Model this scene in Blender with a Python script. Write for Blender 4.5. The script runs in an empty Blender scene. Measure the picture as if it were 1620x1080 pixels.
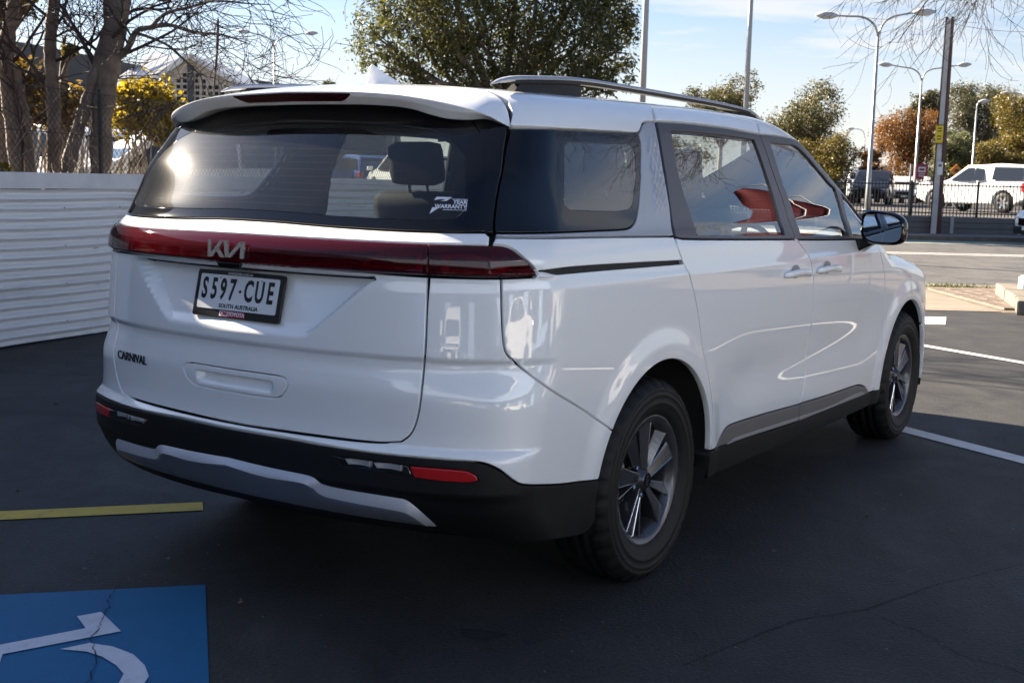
import bpy, bmesh, math, random
import numpy as np
from mathutils import Vector, Matrix
from mathutils.geometry import delaunay_2d_cdt
np.seterr(all='ignore')
SC = bpy.context.scene
COL = SC.collection
R = math.radians
rng = np.random.default_rng(7)
random.seed(7)

# ------------------------------------------------------------------ camera
CAM_Z, PITCH, ROLL, FPX = 1.3995, -0.1331, -0.0246, 1906.27
_f = np.array([0, math.cos(PITCH), math.sin(PITCH)])
_r = np.array([1., 0, 0])
_d = np.cross(_f, _r)
CR_ = math.cos(ROLL) * _r + math.sin(ROLL) * _d
CD_ = -math.sin(ROLL) * _r + math.cos(ROLL) * _d
cam_data = bpy.data.cameras.new('camera')
cam = bpy.data.objects.new('camera', cam_data)
COL.objects.link(cam)
cam.matrix_world = Matrix([[CR_[i], -CD_[i], -_f[i], (0, 0, CAM_Z)[i]] for i in range(3)] + [[0, 0, 0, 1]])
cam_data.sensor_width = 36
cam_data.lens = 36 * FPX / 1620
cam_data.clip_start = .05
cam_data.clip_end = 3000
cam_data.dof.use_dof = True
cam_data.dof.focus_distance = 4.9
cam_data.dof.aperture_fstop = 9
SC.camera = cam

def ray(px, py):
    d = CR_ * (px - 810) / FPX + CD_ * (py - 540) / FPX + _f
    return d
def at(px, py, Y):
    """world point seen at photo pixel (px,py) at the distance Y in front of the camera"""
    d = ray(px, py); return Vector((d[0] * Y / d[1], Y, CAM_Z + d[2] * Y / d[1]))
def gp(px, py, z=0.):
    d = ray(px, py); t = (z - CAM_Z) / d[2]; return Vector((d[0] * t, d[1] * t, z))

# ------------------------------------------------------------------ light
SUN_AZ, SUN_EL = R(-56), R(28)          # 56 degrees left of the view direction
SUN = Vector((math.sin(SUN_AZ) * math.cos(SUN_EL), math.cos(SUN_AZ) * math.cos(SUN_EL), math.sin(SUN_EL)))
sun_d = bpy.data.lights.new('sun', 'SUN')
sun_d.energy = 5.0
sun_d.angle = R(.53)
sun_d.color = (1, .87, .70)
sun = bpy.data.objects.new('sun', sun_d)
COL.objects.link(sun)
sun.rotation_euler = (-SUN).to_track_quat('-Z', 'Y').to_euler()

world = bpy.data.worlds.new('World')
SC.world = world
world.use_nodes = True
nt = world.node_tree
nt.nodes.clear()
def wn(t, **k):
    n = nt.nodes.new(t)
    for a, v in k.items(): setattr(n, a, v)
    return n
wout = wn('ShaderNodeOutputWorld'); wbg = wn('ShaderNodeBackground')
sky = wn('ShaderNodeTexSky', sky_type='NISHITA')
sky.sun_disc = False
sky.sun_elevation = SUN_EL
sky.sun_rotation = SUN_AZ
sky.altitude = 50; sky.air_density = 1.0; sky.dust_density = .5; sky.ozone_density = 2.0
wbg.inputs['Strength'].default_value = .05
# thin bands of cloud, lower ones closer together (projected on a flat layer)
geo = wn('ShaderNodeTexCoord'); sep = wn('ShaderNodeSeparateXYZ')
nt.links.new(geo.outputs['Generated'], sep.inputs[0])
def wmath(op, a, b=None, c=None):
    n = wn('ShaderNodeMath', operation=op)
    for i, s in enumerate((a, b, c)):
        if s is None: continue
        if isinstance(s, (int, float)): n.inputs[i].default_value = s
        else: nt.links.new(s, n.inputs[i])
    return n.outputs[0]
zc = wmath('ADD', wmath('MAXIMUM', sep.outputs[2], 0), .10)
cx_, cy_ = wmath('DIVIDE', sep.outputs[0], zc), wmath('DIVIDE', sep.outputs[1], zc)
comb = wn('ShaderNodeCombineXYZ'); nt.links.new(cx_, comb.inputs[0]); nt.links.new(cy_, comb.inputs[1])
cn = wn('ShaderNodeTexNoise'); cn.inputs['Scale'].default_value = .55; cn.inputs['Detail'].default_value = 9; cn.inputs['Roughness'].default_value = .58; cn.inputs['Distortion'].default_value = .5
cmap = wn('ShaderNodeMapping'); cmap.inputs['Scale'].default_value = (.75, 1.5, 1); cmap.inputs['Location'].default_value = (3.1, .4, 0); cmap.inputs['Rotation'].default_value = (0, 0, R(12))
nt.links.new(comb.outputs[0], cmap.inputs[0]); nt.links.new(cmap.outputs[0], cn.inputs['Vector'])
cr = wn('ShaderNodeMapRange', interpolation_type='SMOOTHSTEP'); cr.inputs[1].default_value = .41; cr.inputs[2].default_value = .63; cr.inputs[4].default_value = .7
nt.links.new(cn.outputs['Fac'], cr.inputs[0])
# veil that thickens towards the horizon
veil = wn('ShaderNodeMapRange', interpolation_type='SMOOTHSTEP'); veil.inputs[1].default_value = .20; veil.inputs[2].default_value = .01; veil.inputs[3].default_value = 0; veil.inputs[4].default_value = .72
nt.links.new(sep.outputs[2], veil.inputs[0])
hi = wn('ShaderNodeMapRange', interpolation_type='SMOOTHSTEP'); hi.inputs[1].default_value = .46; hi.inputs[2].default_value = .20; nt.links.new(sep.outputs[2], hi.inputs[0])
fac = wmath('MINIMUM', wmath('MAXIMUM', wmath('MULTIPLY', cr.outputs[0], wmath('MULTIPLY_ADD', hi.outputs[0], .85, .15)), veil.outputs[0]), .9)
mixc = wn('ShaderNodeMix', data_type='RGBA')
tint = wn('ShaderNodeMix', data_type='RGBA', blend_type='MULTIPLY'); tint.inputs[0].default_value = 1; tint.inputs[7].default_value = (.51, .555, .645, 1); nt.links.new(sky.outputs[0], tint.inputs[6])
nt.links.new(fac, mixc.inputs[0]); nt.links.new(tint.outputs[2], mixc.inputs[6]); mixc.inputs[7].default_value = (4.0, 3.85, 3.7, 1)
nt.links.new(mixc.outputs[2], wbg.inputs[0]); nt.links.new(wbg.outputs[0], wout.inputs[0])

SC.view_settings.view_transform = 'Standard'
SC.view_settings.look = 'None'
SC.view_settings.exposure = 2.45
SC.view_settings.gamma = 1
SC.view_settings.use_curve_mapping = False
SC.cycles.max_bounces = 8
SC.cycles.transparent_max_bounces = 24
SC.cycles.caustics_reflective = False
SC.cycles.caustics_refractive = False
SC.cycles.sample_clamp_indirect = 6
SC.cycles.use_denoising = True

# ------------------------------------------------------------------ materials
def mat(name):
    m = bpy.data.materials.new(name); m.use_nodes = True
    return m, m.node_tree, m.node_tree.nodes['Principled BSDF']
def node(t, ty, **k):
    n = t.nodes.new(ty)
    for a, v in k.items(): setattr(n, a, v)
    return n
def noise(t, scale, detail=4, rough=.55, co='Object', stretch=None, dist=0.):
    tc = node(t, 'ShaderNodeTexCoord'); n = node(t, 'ShaderNodeTexNoise')
    n.inputs['Scale'].default_value = scale; n.inputs['Detail'].default_value = detail; n.inputs['Roughness'].default_value = rough; n.inputs['Distortion'].default_value = dist
    if stretch:
        mp = node(t, 'ShaderNodeMapping'); mp.inputs['Scale'].default_value = stretch
        if len(stretch) == 3: t.links.new(tc.outputs[co], mp.inputs[0]); t.links.new(mp.outputs[0], n.inputs['Vector'])
    else: t.links.new(tc.outputs[co], n.inputs['Vector'])
    return n.outputs['Fac']
def ramp(t, fac, stops):
    r = node(t, 'ShaderNodeValToRGB')
    while len(r.color_ramp.elements) < len(stops): r.color_ramp.elements.new(.5)
    for e, (p, c) in zip(r.color_ramp.elements, stops):
        e.position = p; e.color = (*c, 1) if len(c) == 3 else c
    t.links.new(fac, r.inputs[0]); return r.outputs[0]
def bump(t, b, h, strength=.3, dist=.01):
    n = node(t, 'ShaderNodeBump'); n.inputs['Strength'].default_value = strength; n.inputs['Distance'].default_value = dist
    t.links.new(h, n.inputs['Height']); t.links.new(n.outputs[0], b.inputs['Normal']); return n
def simple(name, col, rough=.5, metal=0, coat=0, var=0., vscale=8, spec=None, bmp=0, bscale=200):
    m, t, b = mat(name)
    b.inputs['Base Color'].default_value = (*col, 1); b.inputs['Roughness'].default_value = rough; b.inputs['Metallic'].default_value = metal
    b.inputs['Coat Weight'].default_value = coat; b.inputs['Coat Roughness'].default_value = .03
    if spec is not None: b.inputs['Specular IOR Level'].default_value = spec
    if var:
        lo = tuple(max(0, c * (1 - var)) for c in col); hi = tuple(min(1, c * (1 + var)) for c in col)
        t.links.new(ramp(t, noise(t, vscale, 6, .6), [(.3, lo), (.7, hi)]), b.inputs['Base Color'])
    if bmp: bump(t, b, noise(t, bscale, 3), bmp, .004)
    return m
M = {}
def two_sided(t, fr, ior=1.52):
    g = node(t, 'ShaderNodeNewGeometry'); k = node(t, 'ShaderNodeMath', operation='MULTIPLY_ADD'); t.links.new(g.outputs['Backfacing'], k.inputs[0]); k.inputs[1].default_value = 1 / ior - ior; k.inputs[2].default_value = ior; t.links.new(k.outputs[0], fr.inputs['IOR'])
def glass_mat(name, tint, dust=0., rough=.0, refl=1.0, glare=0.):
    m = bpy.data.materials.new(name); m.use_nodes = True; t = m.node_tree; t.nodes.clear()
    o = node(t, 'ShaderNodeOutputMaterial'); tr = node(t, 'ShaderNodeBsdfTransparent'); tr.inputs[0].default_value = (*tint, 1)
    gl = node(t, 'ShaderNodeBsdfGlossy'); gl.inputs['Roughness'].default_value = rough
    gl.inputs['Color'].default_value = (refl, refl, refl, 1)
    fr = node(t, 'ShaderNodeFresnel'); fr.inputs['IOR'].default_value = 1.52
    mx = node(t, 'ShaderNodeMixShader'); two_sided(t, fr)
    if dust:
        df = node(t, 'ShaderNodeBsdfDiffuse'); df.inputs[0].default_value = (.55, .52, .47, 1)
        n = noise(t, 5, 8, .65, stretch=(1, 1, .5)); mr = node(t, 'ShaderNodeMapRange'); mr.inputs[1].default_value = .3; mr.inputs[2].default_value = .75; mr.inputs[3].default_value = dust * .35; mr.inputs[4].default_value = dust * 1.5
        t.links.new(n, mr.inputs[0]); m0 = node(t, 'ShaderNodeMixShader'); t.links.new(mr.outputs[0], m0.inputs[0]); t.links.new(tr.outputs[0], m0.inputs[1]); t.links.new(df.outputs[0], m0.inputs[2]); base = m0.outputs[0]
    else: base = tr.outputs[0]
    if glare:
        g2 = node(t, 'ShaderNodeBsdfGlossy'); g2.inputs['Roughness'].default_value = .20; g2.inputs['Color'].default_value = (1, 1, 1, 1); m3 = node(t, 'ShaderNodeMixShader'); m3.inputs[0].default_value = glare * .35; t.links.new(base, m3.inputs[1]); t.links.new(g2.outputs[0], m3.inputs[2]); base = m3.outputs[0]
    db = node(t, 'ShaderNodeMath', operation='MULTIPLY', use_clamp=True); db.inputs[1].default_value = 1.75; t.links.new(fr.outputs[0], db.inputs[0])
    t.links.new(db.outputs[0], mx.inputs[0]); t.links.new(base, mx.inputs[1]); t.links.new(gl.outputs[0], mx.inputs[2]); t.links.new(mx.outputs[0], o.inputs[0])
    return m
M['paint'] = simple('white_car_paint', (.85, .85, .84), .32, 0, 1.0)
M['paint'].node_tree.nodes['Principled BSDF'].inputs['Coat Roughness'].default_value = .012; M['paint'].node_tree.nodes['Principled BSDF'].inputs['Coat IOR'].default_value = 1.65
M['black_plastic'] = simple('textured_black_plastic', (.006, .006, .0065), .5, spec=.25, bmp=.25, bscale=900, var=.25, vscale=30)
M['gloss_black'] = simple('gloss_black', (.003, .003, .004), .03)
M['dark_trim'] = simple('satin_dark_trim', (.10, .092, .10), .33, .55)
M['silver'] = simple('satin_silver', (.46, .47, .51), .40, .35)
M['silver_paint'] = simple('satin_silver_paint', (.39, .40, .43), .34, .35, .2)
M['skid'] = simple('shaded_silver_skid', (.11, .12, .14), .32, .1, .2)  # silver darkened: the shade of the down-facing plate is in the colour
M['clad'] = simple('bronze_grey_cladding', (.17, .155, .15), .42, .3)
M['clad_light'] = simple('light_grey_cladding', (.34, .325, .32), .40, .3)
M['rubber'] = simple('rubber', (.014, .014, .015), .62, var=.2, vscale=40)
M['tyre'] = simple('tyre_rubber', (.0065, .0065, .007), .62, spec=.3, var=.35, vscale=25)
M['rim'] = simple('dark_grey_alloy', (.088, .09, .10), .24, .6)
M['rim_edge'] = simple('machined_alloy_edge', (.55, .56, .60), .2, 1)
M['rim_dark'] = simple('dark_alloy_pocket', (.03, .03, .033), .35, .6)
M['steel'] = simple('brake_steel', (.22, .21, .20), .35, 1, var=.3, vscale=40)
M['dark'] = simple('dark_underbody', (.008, .008, .008), .8)
M['interior'] = simple('dark_interior_plastic', (.012, .012, .013), .7, spec=.12)
M['seat'] = simple('charcoal_seat_fabric', (.008, .0083, .009), .8, var=.3, vscale=20, spec=.08)
M['headliner'] = simple('grey_headliner', (.10, .10, .095), .9)
M['glass'] = glass_mat('window_glass', (.64, .68, .68), .0)
M['rear_glass'] = glass_mat('dusty_rear_glass', (.76, .80, .77), .012, refl=.62, glare=.006)
M['privacy'] = glass_mat('tinted_glass', (.42, .46, .48), .006, refl=1)
M['windscreen'] = glass_mat('windscreen_glass', (.84, .88, .86))
M['chrome'] = simple('chrome', (.70, .71, .73), .10, 1)
M['badge'] = simple('brushed_badge', (.60, .61, .64), .24, .9)
M['plate_white'] = simple('plate_white', (.72, .73, .74), .35)
M['plate_black'] = simple('plate_black', (.006, .006, .007), .4)
M['frame_black'] = simple('plate_frame_black', (.010, .010, .011), .28)
M['label_red'] = simple('label_red', (.35, .012, .03), .4)
M['decal_white'] = simple('decal_white', (.72, .74, .8), .5)
M['reflector_red'] = simple('red_reflector', (.42, .008, .012), .18, 0, .6)
m, t, b = mat('red_lens'); M['red_lens'] = m
t.nodes.clear(); o = node(t, 'ShaderNodeOutputMaterial'); tr = node(t, 'ShaderNodeBsdfTransparent'); tr.inputs[0].default_value = (.40, .018, .03, 1)
gl = node(t, 'ShaderNodeBsdfGlossy'); gl.inputs['Roughness'].default_value = .02; fr = node(t, 'ShaderNodeFresnel'); fr.inputs['IOR'].default_value = 1.5
df = node(t, 'ShaderNodeBsdfDiffuse'); df.inputs[0].default_value = (.12, .003, .008, 1)
m1 = node(t, 'ShaderNodeMixShader'); m1.inputs[0].default_value = .34; t.links.new(tr.outputs[0], m1.inputs[1]); t.links.new(df.outputs[0], m1.inputs[2])
m2 = node(t, 'ShaderNodeMixShader'); t.links.new(fr.outputs[0], m2.inputs[0]); t.links.new(m1.outputs[0], m2.inputs[1]); t.links.new(gl.outputs[0], m2.inputs[2]); t.links.new(m2.outputs[0], o.inputs[0])
M['clear_lens'] = glass_mat('clear_lens', (.85, .86, .88))
M['lamp_in'] = simple('lamp_reflector', (.55, .55, .58), .16, .9)
M['lamp_white'] = simple('lamp_white_reflector', (.78, .78, .80), .25, .25, .5)
M['lamp_dark'] = simple('lamp_housing', (.07, .012, .016), .3, .3)
M['lamp_seg'] = simple('lamp_segment', (.75, .06, .07), .25, .1)

# ------------------------------------------------------------------ mesh helpers
def link(name, me, parent=None, m=None, smooth=False):
    o = bpy.data.objects.new(name, me); COL.objects.link(o)
    if m is not None: me.materials.append(m)
    if parent is not None: o.parent = parent
    if smooth: me.polygons.foreach_set('use_smooth', [True] * len(me.polygons))
    return o
def tag(o, label=None, cat=None, group=None, kind=None):
    if label: o['label'] = label
    if cat: o['category'] = cat
    if group: o['group'] = group
    if kind: o['kind'] = kind
    return o
def empty(name, loc=(0, 0, 0), rz=0., label=None, cat=None, group=None):
    o = bpy.data.objects.new(name, None); COL.objects.link(o); o.location = loc; o.rotation_euler = (0, 0, rz)
    o.empty_display_size = .1
    return tag(o, label, cat, group)
class MB:
    """collects polygons"""
    def __init__(s): s.v = []; s.f = []
    def add(s, vs, fs):
        n = len(s.v); s.v.extend(tuple(v) for v in vs); s.f.extend(tuple(i + n for i in f) for f in fs); return s
    def box(s, a, b, mtx=None):
        vs = [Vector((x, y, z)) for x in (a[0], b[0]) for y in (a[1], b[1]) for z in (a[2], b[2])]
        if mtx is not None: vs = [mtx @ v for v in vs]
        return s.add(vs, [(0, 1, 3, 2), (4, 6, 7, 5), (0, 4, 5, 1), (2, 3, 7, 6), (0, 2, 6, 4), (1, 5, 7, 3)])
    def tube(s, pts, rad, n=6, cap=True):
        pts = [Vector(p) for p in pts]
        if not hasattr(rad, '__len__'): rad = [rad] * len(pts)
        rad = [float(r_) for r_ in rad]; rings = []; up = None
        for i, p in enumerate(pts):
            d = (pts[min(i + 1, len(pts) - 1)] - pts[max(i - 1, 0)])
            if d.length < 1e-9: d = Vector((0, 0, 1))
            d.normalize()
            if up is None: up = Vector((0, 0, 1)) if abs(d.z) < .9 else Vector((1, 0, 0))
            a = d.cross(up)
            if a.length < 1e-6: a = d.cross(Vector((.3, .7, .1)))
            a.normalize(); b = a.cross(d); up = b
            rings.append([p + rad[i] * (math.cos(2 * math.pi * k / n) * a + math.sin(2 * math.pi * k / n) * b) for k in range(n)])
        vs = [v for r in rings for v in r]; fs = []
        for i in range(len(pts) - 1):
            for k in range(n):
                k2 = (k + 1) % n; fs.append((i * n + k, (i + 1) * n + k, (i + 1) * n + k2, i * n + k2))
        if cap: fs.append(tuple(range(n))); fs.append(tuple(range(len(vs) - 1, len(vs) - n - 1, -1)))
        return s.add(vs, fs)
    def prism(s, poly, ex, mtx=None):
        """polygon in the local xy plane pushed along +z by ex"""
        n = len(poly); vs = [Vector((p[0], p[1], 0)) for p in poly] + [Vector((p[0], p[1], ex)) for p in poly]
        if mtx is not None: vs = [mtx @ v for v in vs]
        fs = [tuple(range(n - 1, -1, -1)), tuple(range(n, 2 * n))] + [(i, (i + 1) % n, n + (i + 1) % n, n + i) for i in range(n)]
        return s.add(vs, fs)
    def lathe(s, prof, n=48, axis='y'):
        """prof: (radius, along) round the y axis"""
        k0 = len(prof); vs = []; fs = []
        for i in range(n):
            a = 2 * math.pi * i / n
            for r, y in prof: vs.append((r * math.cos(a), y, r * math.sin(a)))
        for i in range(n):
            for k in range(k0 - 1):
                j = (i + 1) % n; fs.append((i * k0 + k, j * k0 + k, j * k0 + k + 1, i * k0 + k + 1))
        return s.add(vs, fs)
    def build(s, name, m, parent=None, smooth=False, bevel=0, fix=True):
        me = bpy.data.meshes.new(name); me.from_pydata(s.v, [], s.f)
        if fix or bevel:
            bm = bmesh.new(); bm.from_mesh(me)
            if bevel: bmesh.ops.bevel(bm, geom=bm.edges[:], offset=bevel, segments=2, affect='EDGES', profile=.6)
            bmesh.ops.recalc_face_normals(bm, faces=bm.faces[:]); bm.to_mesh(me); bm.free()
        return link(name, me, parent, m, smooth)
def fast_mesh(name, V, F, m, parent=None, smooth=False):
    V = np.asarray(V, np.float32); F = np.asarray(F, np.int32)
    me = bpy.data.meshes.new(name); me.vertices.add(len(V)); me.vertices.foreach_set('co', V.ravel())
    k = F.shape[1]; me.loops.add(F.size); me.loops.foreach_set('vertex_index', F.ravel()); me.polygons.add(len(F))
    me.polygons.foreach_set('loop_start', np.arange(0, F.size, k, dtype=np.int32)); me.update(calc_edges=True); me.validate()
    return link(name, me, parent, m, smooth)
def text(name, s, size, mtx, m, parent, ex=.0006, xs=1., bold=0., align='CENTER', shear=0.):
    cu = bpy.data.curves.new(name, 'FONT'); cu.body = s; cu.size = size; cu.extrude = ex; cu.align_x = align; cu.align_y = 'CENTER'; cu.offset = bold; cu.shear = shear; cu.resolution_u = 3
    ob = bpy.data.objects.new(name, cu); COL.objects.link(ob)
    dg = bpy.context.evaluated_depsgraph_get(); me = bpy.data.meshes.new_from_object(ob.evaluated_get(dg))
    bpy.data.objects.remove(ob); bpy.data.curves.remove(cu)
    me.transform(mtx @ Matrix.Diagonal((xs, 1, 1, 1))); me.name = name
    me.materials.clear()
    return link(name, me, parent, m)
# ------------------------------------------------------------------ the minivan
# body surface: F(x,y,z) < 0 inside; x forward from the rear axle, y left, z up
def ip(xs,ys):
    # monotone cubic (PCHIP) interpolator
    xs=np.array(xs,float);ys=np.array(ys,float);h=np.diff(xs);d=np.diff(ys)/h
    m=np.zeros_like(ys);m[1:-1]=np.where(d[:-1]*d[1:]>0,3*(h[:-1]+h[1:])/((2*h[1:]+h[:-1])/np.where(d[:-1]==0,1,d[:-1])+(h[1:]+2*h[:-1])/np.where(d[1:]==0,1,d[1:])),0);m[0]=d[0];m[-1]=d[-1]
    def f(x):
        x=np.clip(x,xs[0],xs[-1]);i=np.clip(np.searchsorted(xs,x)-1,0,len(xs)-2)
        t=(x-xs[i])/h[i];t2=t*t;t3=t2*t
        return (2*t3-3*t2+1)*ys[i]+(t3-2*t2+t)*h[i]*m[i]+(3*t2-2*t3)*ys[i+1]+(t3-t2)*h[i]*m[i+1]
    return f
def smax(a,b,k):
    h=np.maximum(k-np.abs(a-b),0)/k
    return np.maximum(a,b)+h*h*k*.25
def sst(a,b,x):
    t=np.clip((x-a)/(b-a),0,1);return t*t*(3-2*t)
W_Z=ip([.12,.20,.28,.36,.45,.60,.80,.95,1.05,1.086,1.096,1.135,1.17,1.21,1.25,1.32,1.40,1.48,1.55,1.62,1.70],
       [.915,.935,.950,.958,.964,.972,.975,.974,.9710,.9695,.9655,.957,.952,.940,.922,.900,.874,.847,.823,.797,.765])
W_X=ip([-1.2,-.9,-.5,0,1.,2.,2.8,3.2,3.6,4.0],[-.025,-.014,-.004,0,0,0,-.002,-.008,-.025,-.06])
XR=ip([.15,.24,.30,.36,.42,.46,.475,.50,.55,.585,.600,.61,.64,.70,.765,.80,.846,.862,.878,.90,.95,1.0,1.06,1.112,1.118,1.122,1.165,1.195,1.208,1.218,1.232,1.243,1.25,1.30,1.40,1.50,1.60,1.70],
      [-.73,-.90,-.975,-1.03,-1.066,-1.080,-1.090,-1.090,-1.090,-1.088,-1.075,-1.062,-1.062,-1.068,-1.075,-1.072,-1.066,-1.067,-1.082,-1.082,-1.080,-1.078,-1.075,-1.070,-1.072,-1.090,-1.088,-1.074,-1.060,-1.045,-1.026,-1.010,-1.004,-.970,-.898,-.822,-.742,-.66])
C2=ip([.2,.58,.72,.87,1.1,1.22,1.3,1.45,1.6],[.12,.085,.09,.105,.115,.12,.12,.10,.10])
C6=ip([.2,.58,.72,.87,1.1,1.22,1.3,1.45,1.6],[.03,.036,.042,.055,.056,.058,.045,.03,.03])
XF=ip([.12,.2,.35,.5,.65,.8,.9,1.0,1.1,1.3],[3.74,3.90,3.97,3.98,3.97,3.95,3.91,3.83,3.70,3.55])
T_X=ip([-1.2,-.95,-.8,-.5,0,.5,1.0,1.3,1.50,1.71,1.93,2.2,2.45,2.62,2.75,3.1,3.4,3.6,3.75,3.9],
       [1.62,1.665,1.688,1.715,1.732,1.742,1.748,1.748,1.738,1.702,1.602,1.456,1.310,1.205,1.150,1.105,1.055,1.01,.95,.83])
CR=ip([-1.,1.2,2.0,2.5,3.0,4.0],[.055,.055,.06,.06,.06,.06])
def arch(x,z,c):
    r=np.sqrt((x-c)**2+(z-.36)**2)
    return .013*(1-sst(.46,.56,r))*sst(.30,.38,r)
def w_side(x,z):
    w=W_Z(z)+W_X(x)*sst(.2,.6,z)+arch(x,z,.03)+arch(x,z,3.07)
    # door lower sculpt: shallow hollow between the arches
    t=np.clip((x-.35)/(2.75-.35),0,1)
    w=w-.016*np.exp(-((z-.62-.05*t)/.13)**2)*sst(.40,.85,x)*(1-sst(2.25,2.65,x))
    return w
def F(x,y,z):
    ay=np.abs(y)
    side=ay-w_side(x,z)
    q=ay/.8
    plan=C2(z)*q**2+C6(z)*q**6
    # number plate scoop, pressed deeper towards its top, and the hand recess below it
    hw=.30+1.15*(z-.915)
    sc=(1-sst(hw-.014,hw+.022,ay))*sst(.905,.945,z)*(1-sst(1.0975,1.1075,z))*(.022+.27*np.clip(z-.93,0,.2))
    hn=(1-sst(.150,.178,ay))*sst(.716,.748,z)*(1-sst(.7565,.7600,z))*.026
    rear=XR(z)+plan+sc+hn-x
    front=x-(XF(z)-.22*(ay/.9)**2-.09*(ay/.9)**6)
    top=z-(T_X(x)-CR(x)*(ay/.8)**2)
    kr=.10+.06*sst(1.15,1.3,z)
    f=smax(side,rear,kr)
    f=smax(f,front,.12)
    return smax(f,top,.10)
XA,XB,ZA=-.10,2.60,1.42
RR,RV=.97,.55
def ray_uv(u,v):
    """origin + direction of the modelling ray for surface coordinates (u,v); right side of the car has u running rear centre -> side -> front"""
    u=np.asarray(u,float);v=np.asarray(v,float)
    a=np.where(u<XA,(XA-u)/RR,np.where(u>XB,-(u-XB)/RR,0.))      # 0 = sideways, +90deg = rearwards
    ox=np.clip(u,XA,XB)
    e=np.where(v>ZA,(v-ZA)/RV,0.)
    oz=np.minimum(v,ZA)
    d=np.stack([-np.sin(a)*np.cos(e),-np.cos(a)*np.cos(e),np.sin(e)],-1)
    o=np.stack([ox,0*ox,oz+0*ox],-1)
    return o,d
def P(u,v,off=0.):
    o,d=ray_uv(u,v)
    lo=np.full(d.shape[:-1],.02);hi=np.full(d.shape[:-1],1.9)
    for _ in range(34):
        m=.5*(lo+hi);p=o+m[...,None]*d
        ins=F(p[...,0],p[...,1],p[...,2])<0
        lo=np.where(ins,m,lo);hi=np.where(ins,hi,m)
    p=o+(.5*(lo+hi))[...,None]*d
    if np.any(off): p=p+N(p)*np.asarray(off)[...,None]
    return p
def N(p,e=.0025):
    x,y,z=p[...,0],p[...,1],p[...,2]
    g=np.stack([F(x+e,y,z)-F(x-e,y,z),F(x,y+e,z)-F(x,y-e,z),F(x,y,z+e)-F(x,y,z-e)],-1)
    return g/np.linalg.norm(g,axis=-1,keepdims=True)
def inv(p):
    """surface point -> (u,v)"""
    x,y,z=p[...,0],-p[...,1],p[...,2]
    a=np.where(x<XA,np.arctan2(XA-x,y),np.where(x>XB,-np.arctan2(x-XB,y),0))
    # rear centre may go past 90deg (left half)
    u=np.where(x<XA,XA-RR*a,np.where(x>XB,XB-RR*a,x))
    h=np.where((x<XA)|(x>XB),np.hypot(np.where(x<XA,XA-x,x-XB),y),np.abs(y))
    v=np.where(z>ZA,ZA+RV*np.arctan2(z-ZA,h),z)
    return np.stack([u,v],-1)

def topz(x, y):
    x = np.asarray(x, float); y = np.asarray(y, float); lo = np.full(np.broadcast(x, y).shape, .9); hi = np.full(lo.shape, 1.9)
    for _ in range(34):
        m_ = .5 * (lo + hi); ins = F(x, y, m_) < 0; lo = np.where(ins, m_, lo); hi = np.where(ins, hi, m_)
    return lo
def Ptop(u, v): return np.stack([u, v, topz(u, v)], -1)
def uv_top(x, y): return inv(np.array([x, y, float(topz(x, y))]))
UC = XA - RR * math.pi / 2
ARC = .43
def arc(cx, a0, a1, n=26, r=ARC):
    return [(cx + r * math.cos(a), .36 + r * math.sin(a)) for a in np.linspace(R(a0), R(a1), n)]
def xz(pts):
    """side-view points (x,z) near the front corner -> surface coordinates"""
    return [tuple(inv(np.array([x, -float(w_side(np.array(x), np.array(z))), z]))) for x, z in pts]

def resample(P_, step, closed=True):
    """smooth loop through the points, corners sharper than ~32 degrees kept"""
    P_ = np.asarray(P_, float); n = len(P_); out = []
    def corner(i):
        a = P_[i] - P_[i - 1]; b = P_[(i + 1) % n] - P_[i]
        c = np.dot(a, b) / (np.linalg.norm(a) * np.linalg.norm(b) + 1e-12); return c < .85
    cs = [corner(i) for i in range(n)]
    for i in range(n):
        p1, p2 = P_[i], P_[(i + 1) % n]
        L = np.linalg.norm(p2 - p1)
        if L < 1e-6: continue
        p0 = P_[i - 1] if not cs[i] else 2 * p1 - p2
        p3 = P_[(i + 2) % n] if not cs[(i + 1) % n] else 2 * p2 - p1
        k = max(1, int(round(L / step)))
        # centripetal-ish tangents limited to the segment length
        t1 = (p2 - p0); t1 = t1 / (np.linalg.norm(t1) + 1e-9) * L; t2 = (p3 - p1); t2 = t2 / (np.linalg.norm(t2) + 1e-9) * L
        for q in range(k):
            t_ = q / k; h = t_ * t_; c = h * t_
            out.append((2 * c - 3 * h + 1) * p1 + (c - 2 * h + t_) * t1 + (3 * h - 2 * c) * p2 + (c - h) * t2)
    return np.array(out)
def area2(p): return np.sum(p[:, 0] * np.roll(p[:, 1], -1) - np.roll(p[:, 0], -1) * p[:, 1])
def inset(p, d):
    if area2(p) < 0: p = p[::-1]
    e = np.roll(p, -1, 0) - p; e = e / (np.linalg.norm(e, axis=1, keepdims=True) + 1e-12)
    nrm = np.stack([-e[:, 1], e[:, 0]], 1); b = nrm + np.roll(nrm, 1, 0); L = np.linalg.norm(b, axis=1, keepdims=True); b = b / np.maximum(L, .35)
    s = np.clip(1 / np.maximum(np.sum(b * nrm, 1, keepdims=True), .45), 1, 2.0)
    return p + b * s * d
def inside(pt, poly):
    x, y = pt[:, 0:1], pt[:, 1:2]; a = poly; b = np.roll(poly, -1, 0)
    c = ((a[:, 1] > y) != (b[:, 1] > y)) & (x < (b[:, 0] - a[:, 0]) * (y - a[:, 1]) / (b[:, 1] - a[:, 1] + 1e-15) + a[:, 0])
    return c.sum(1) % 2 == 1
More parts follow.
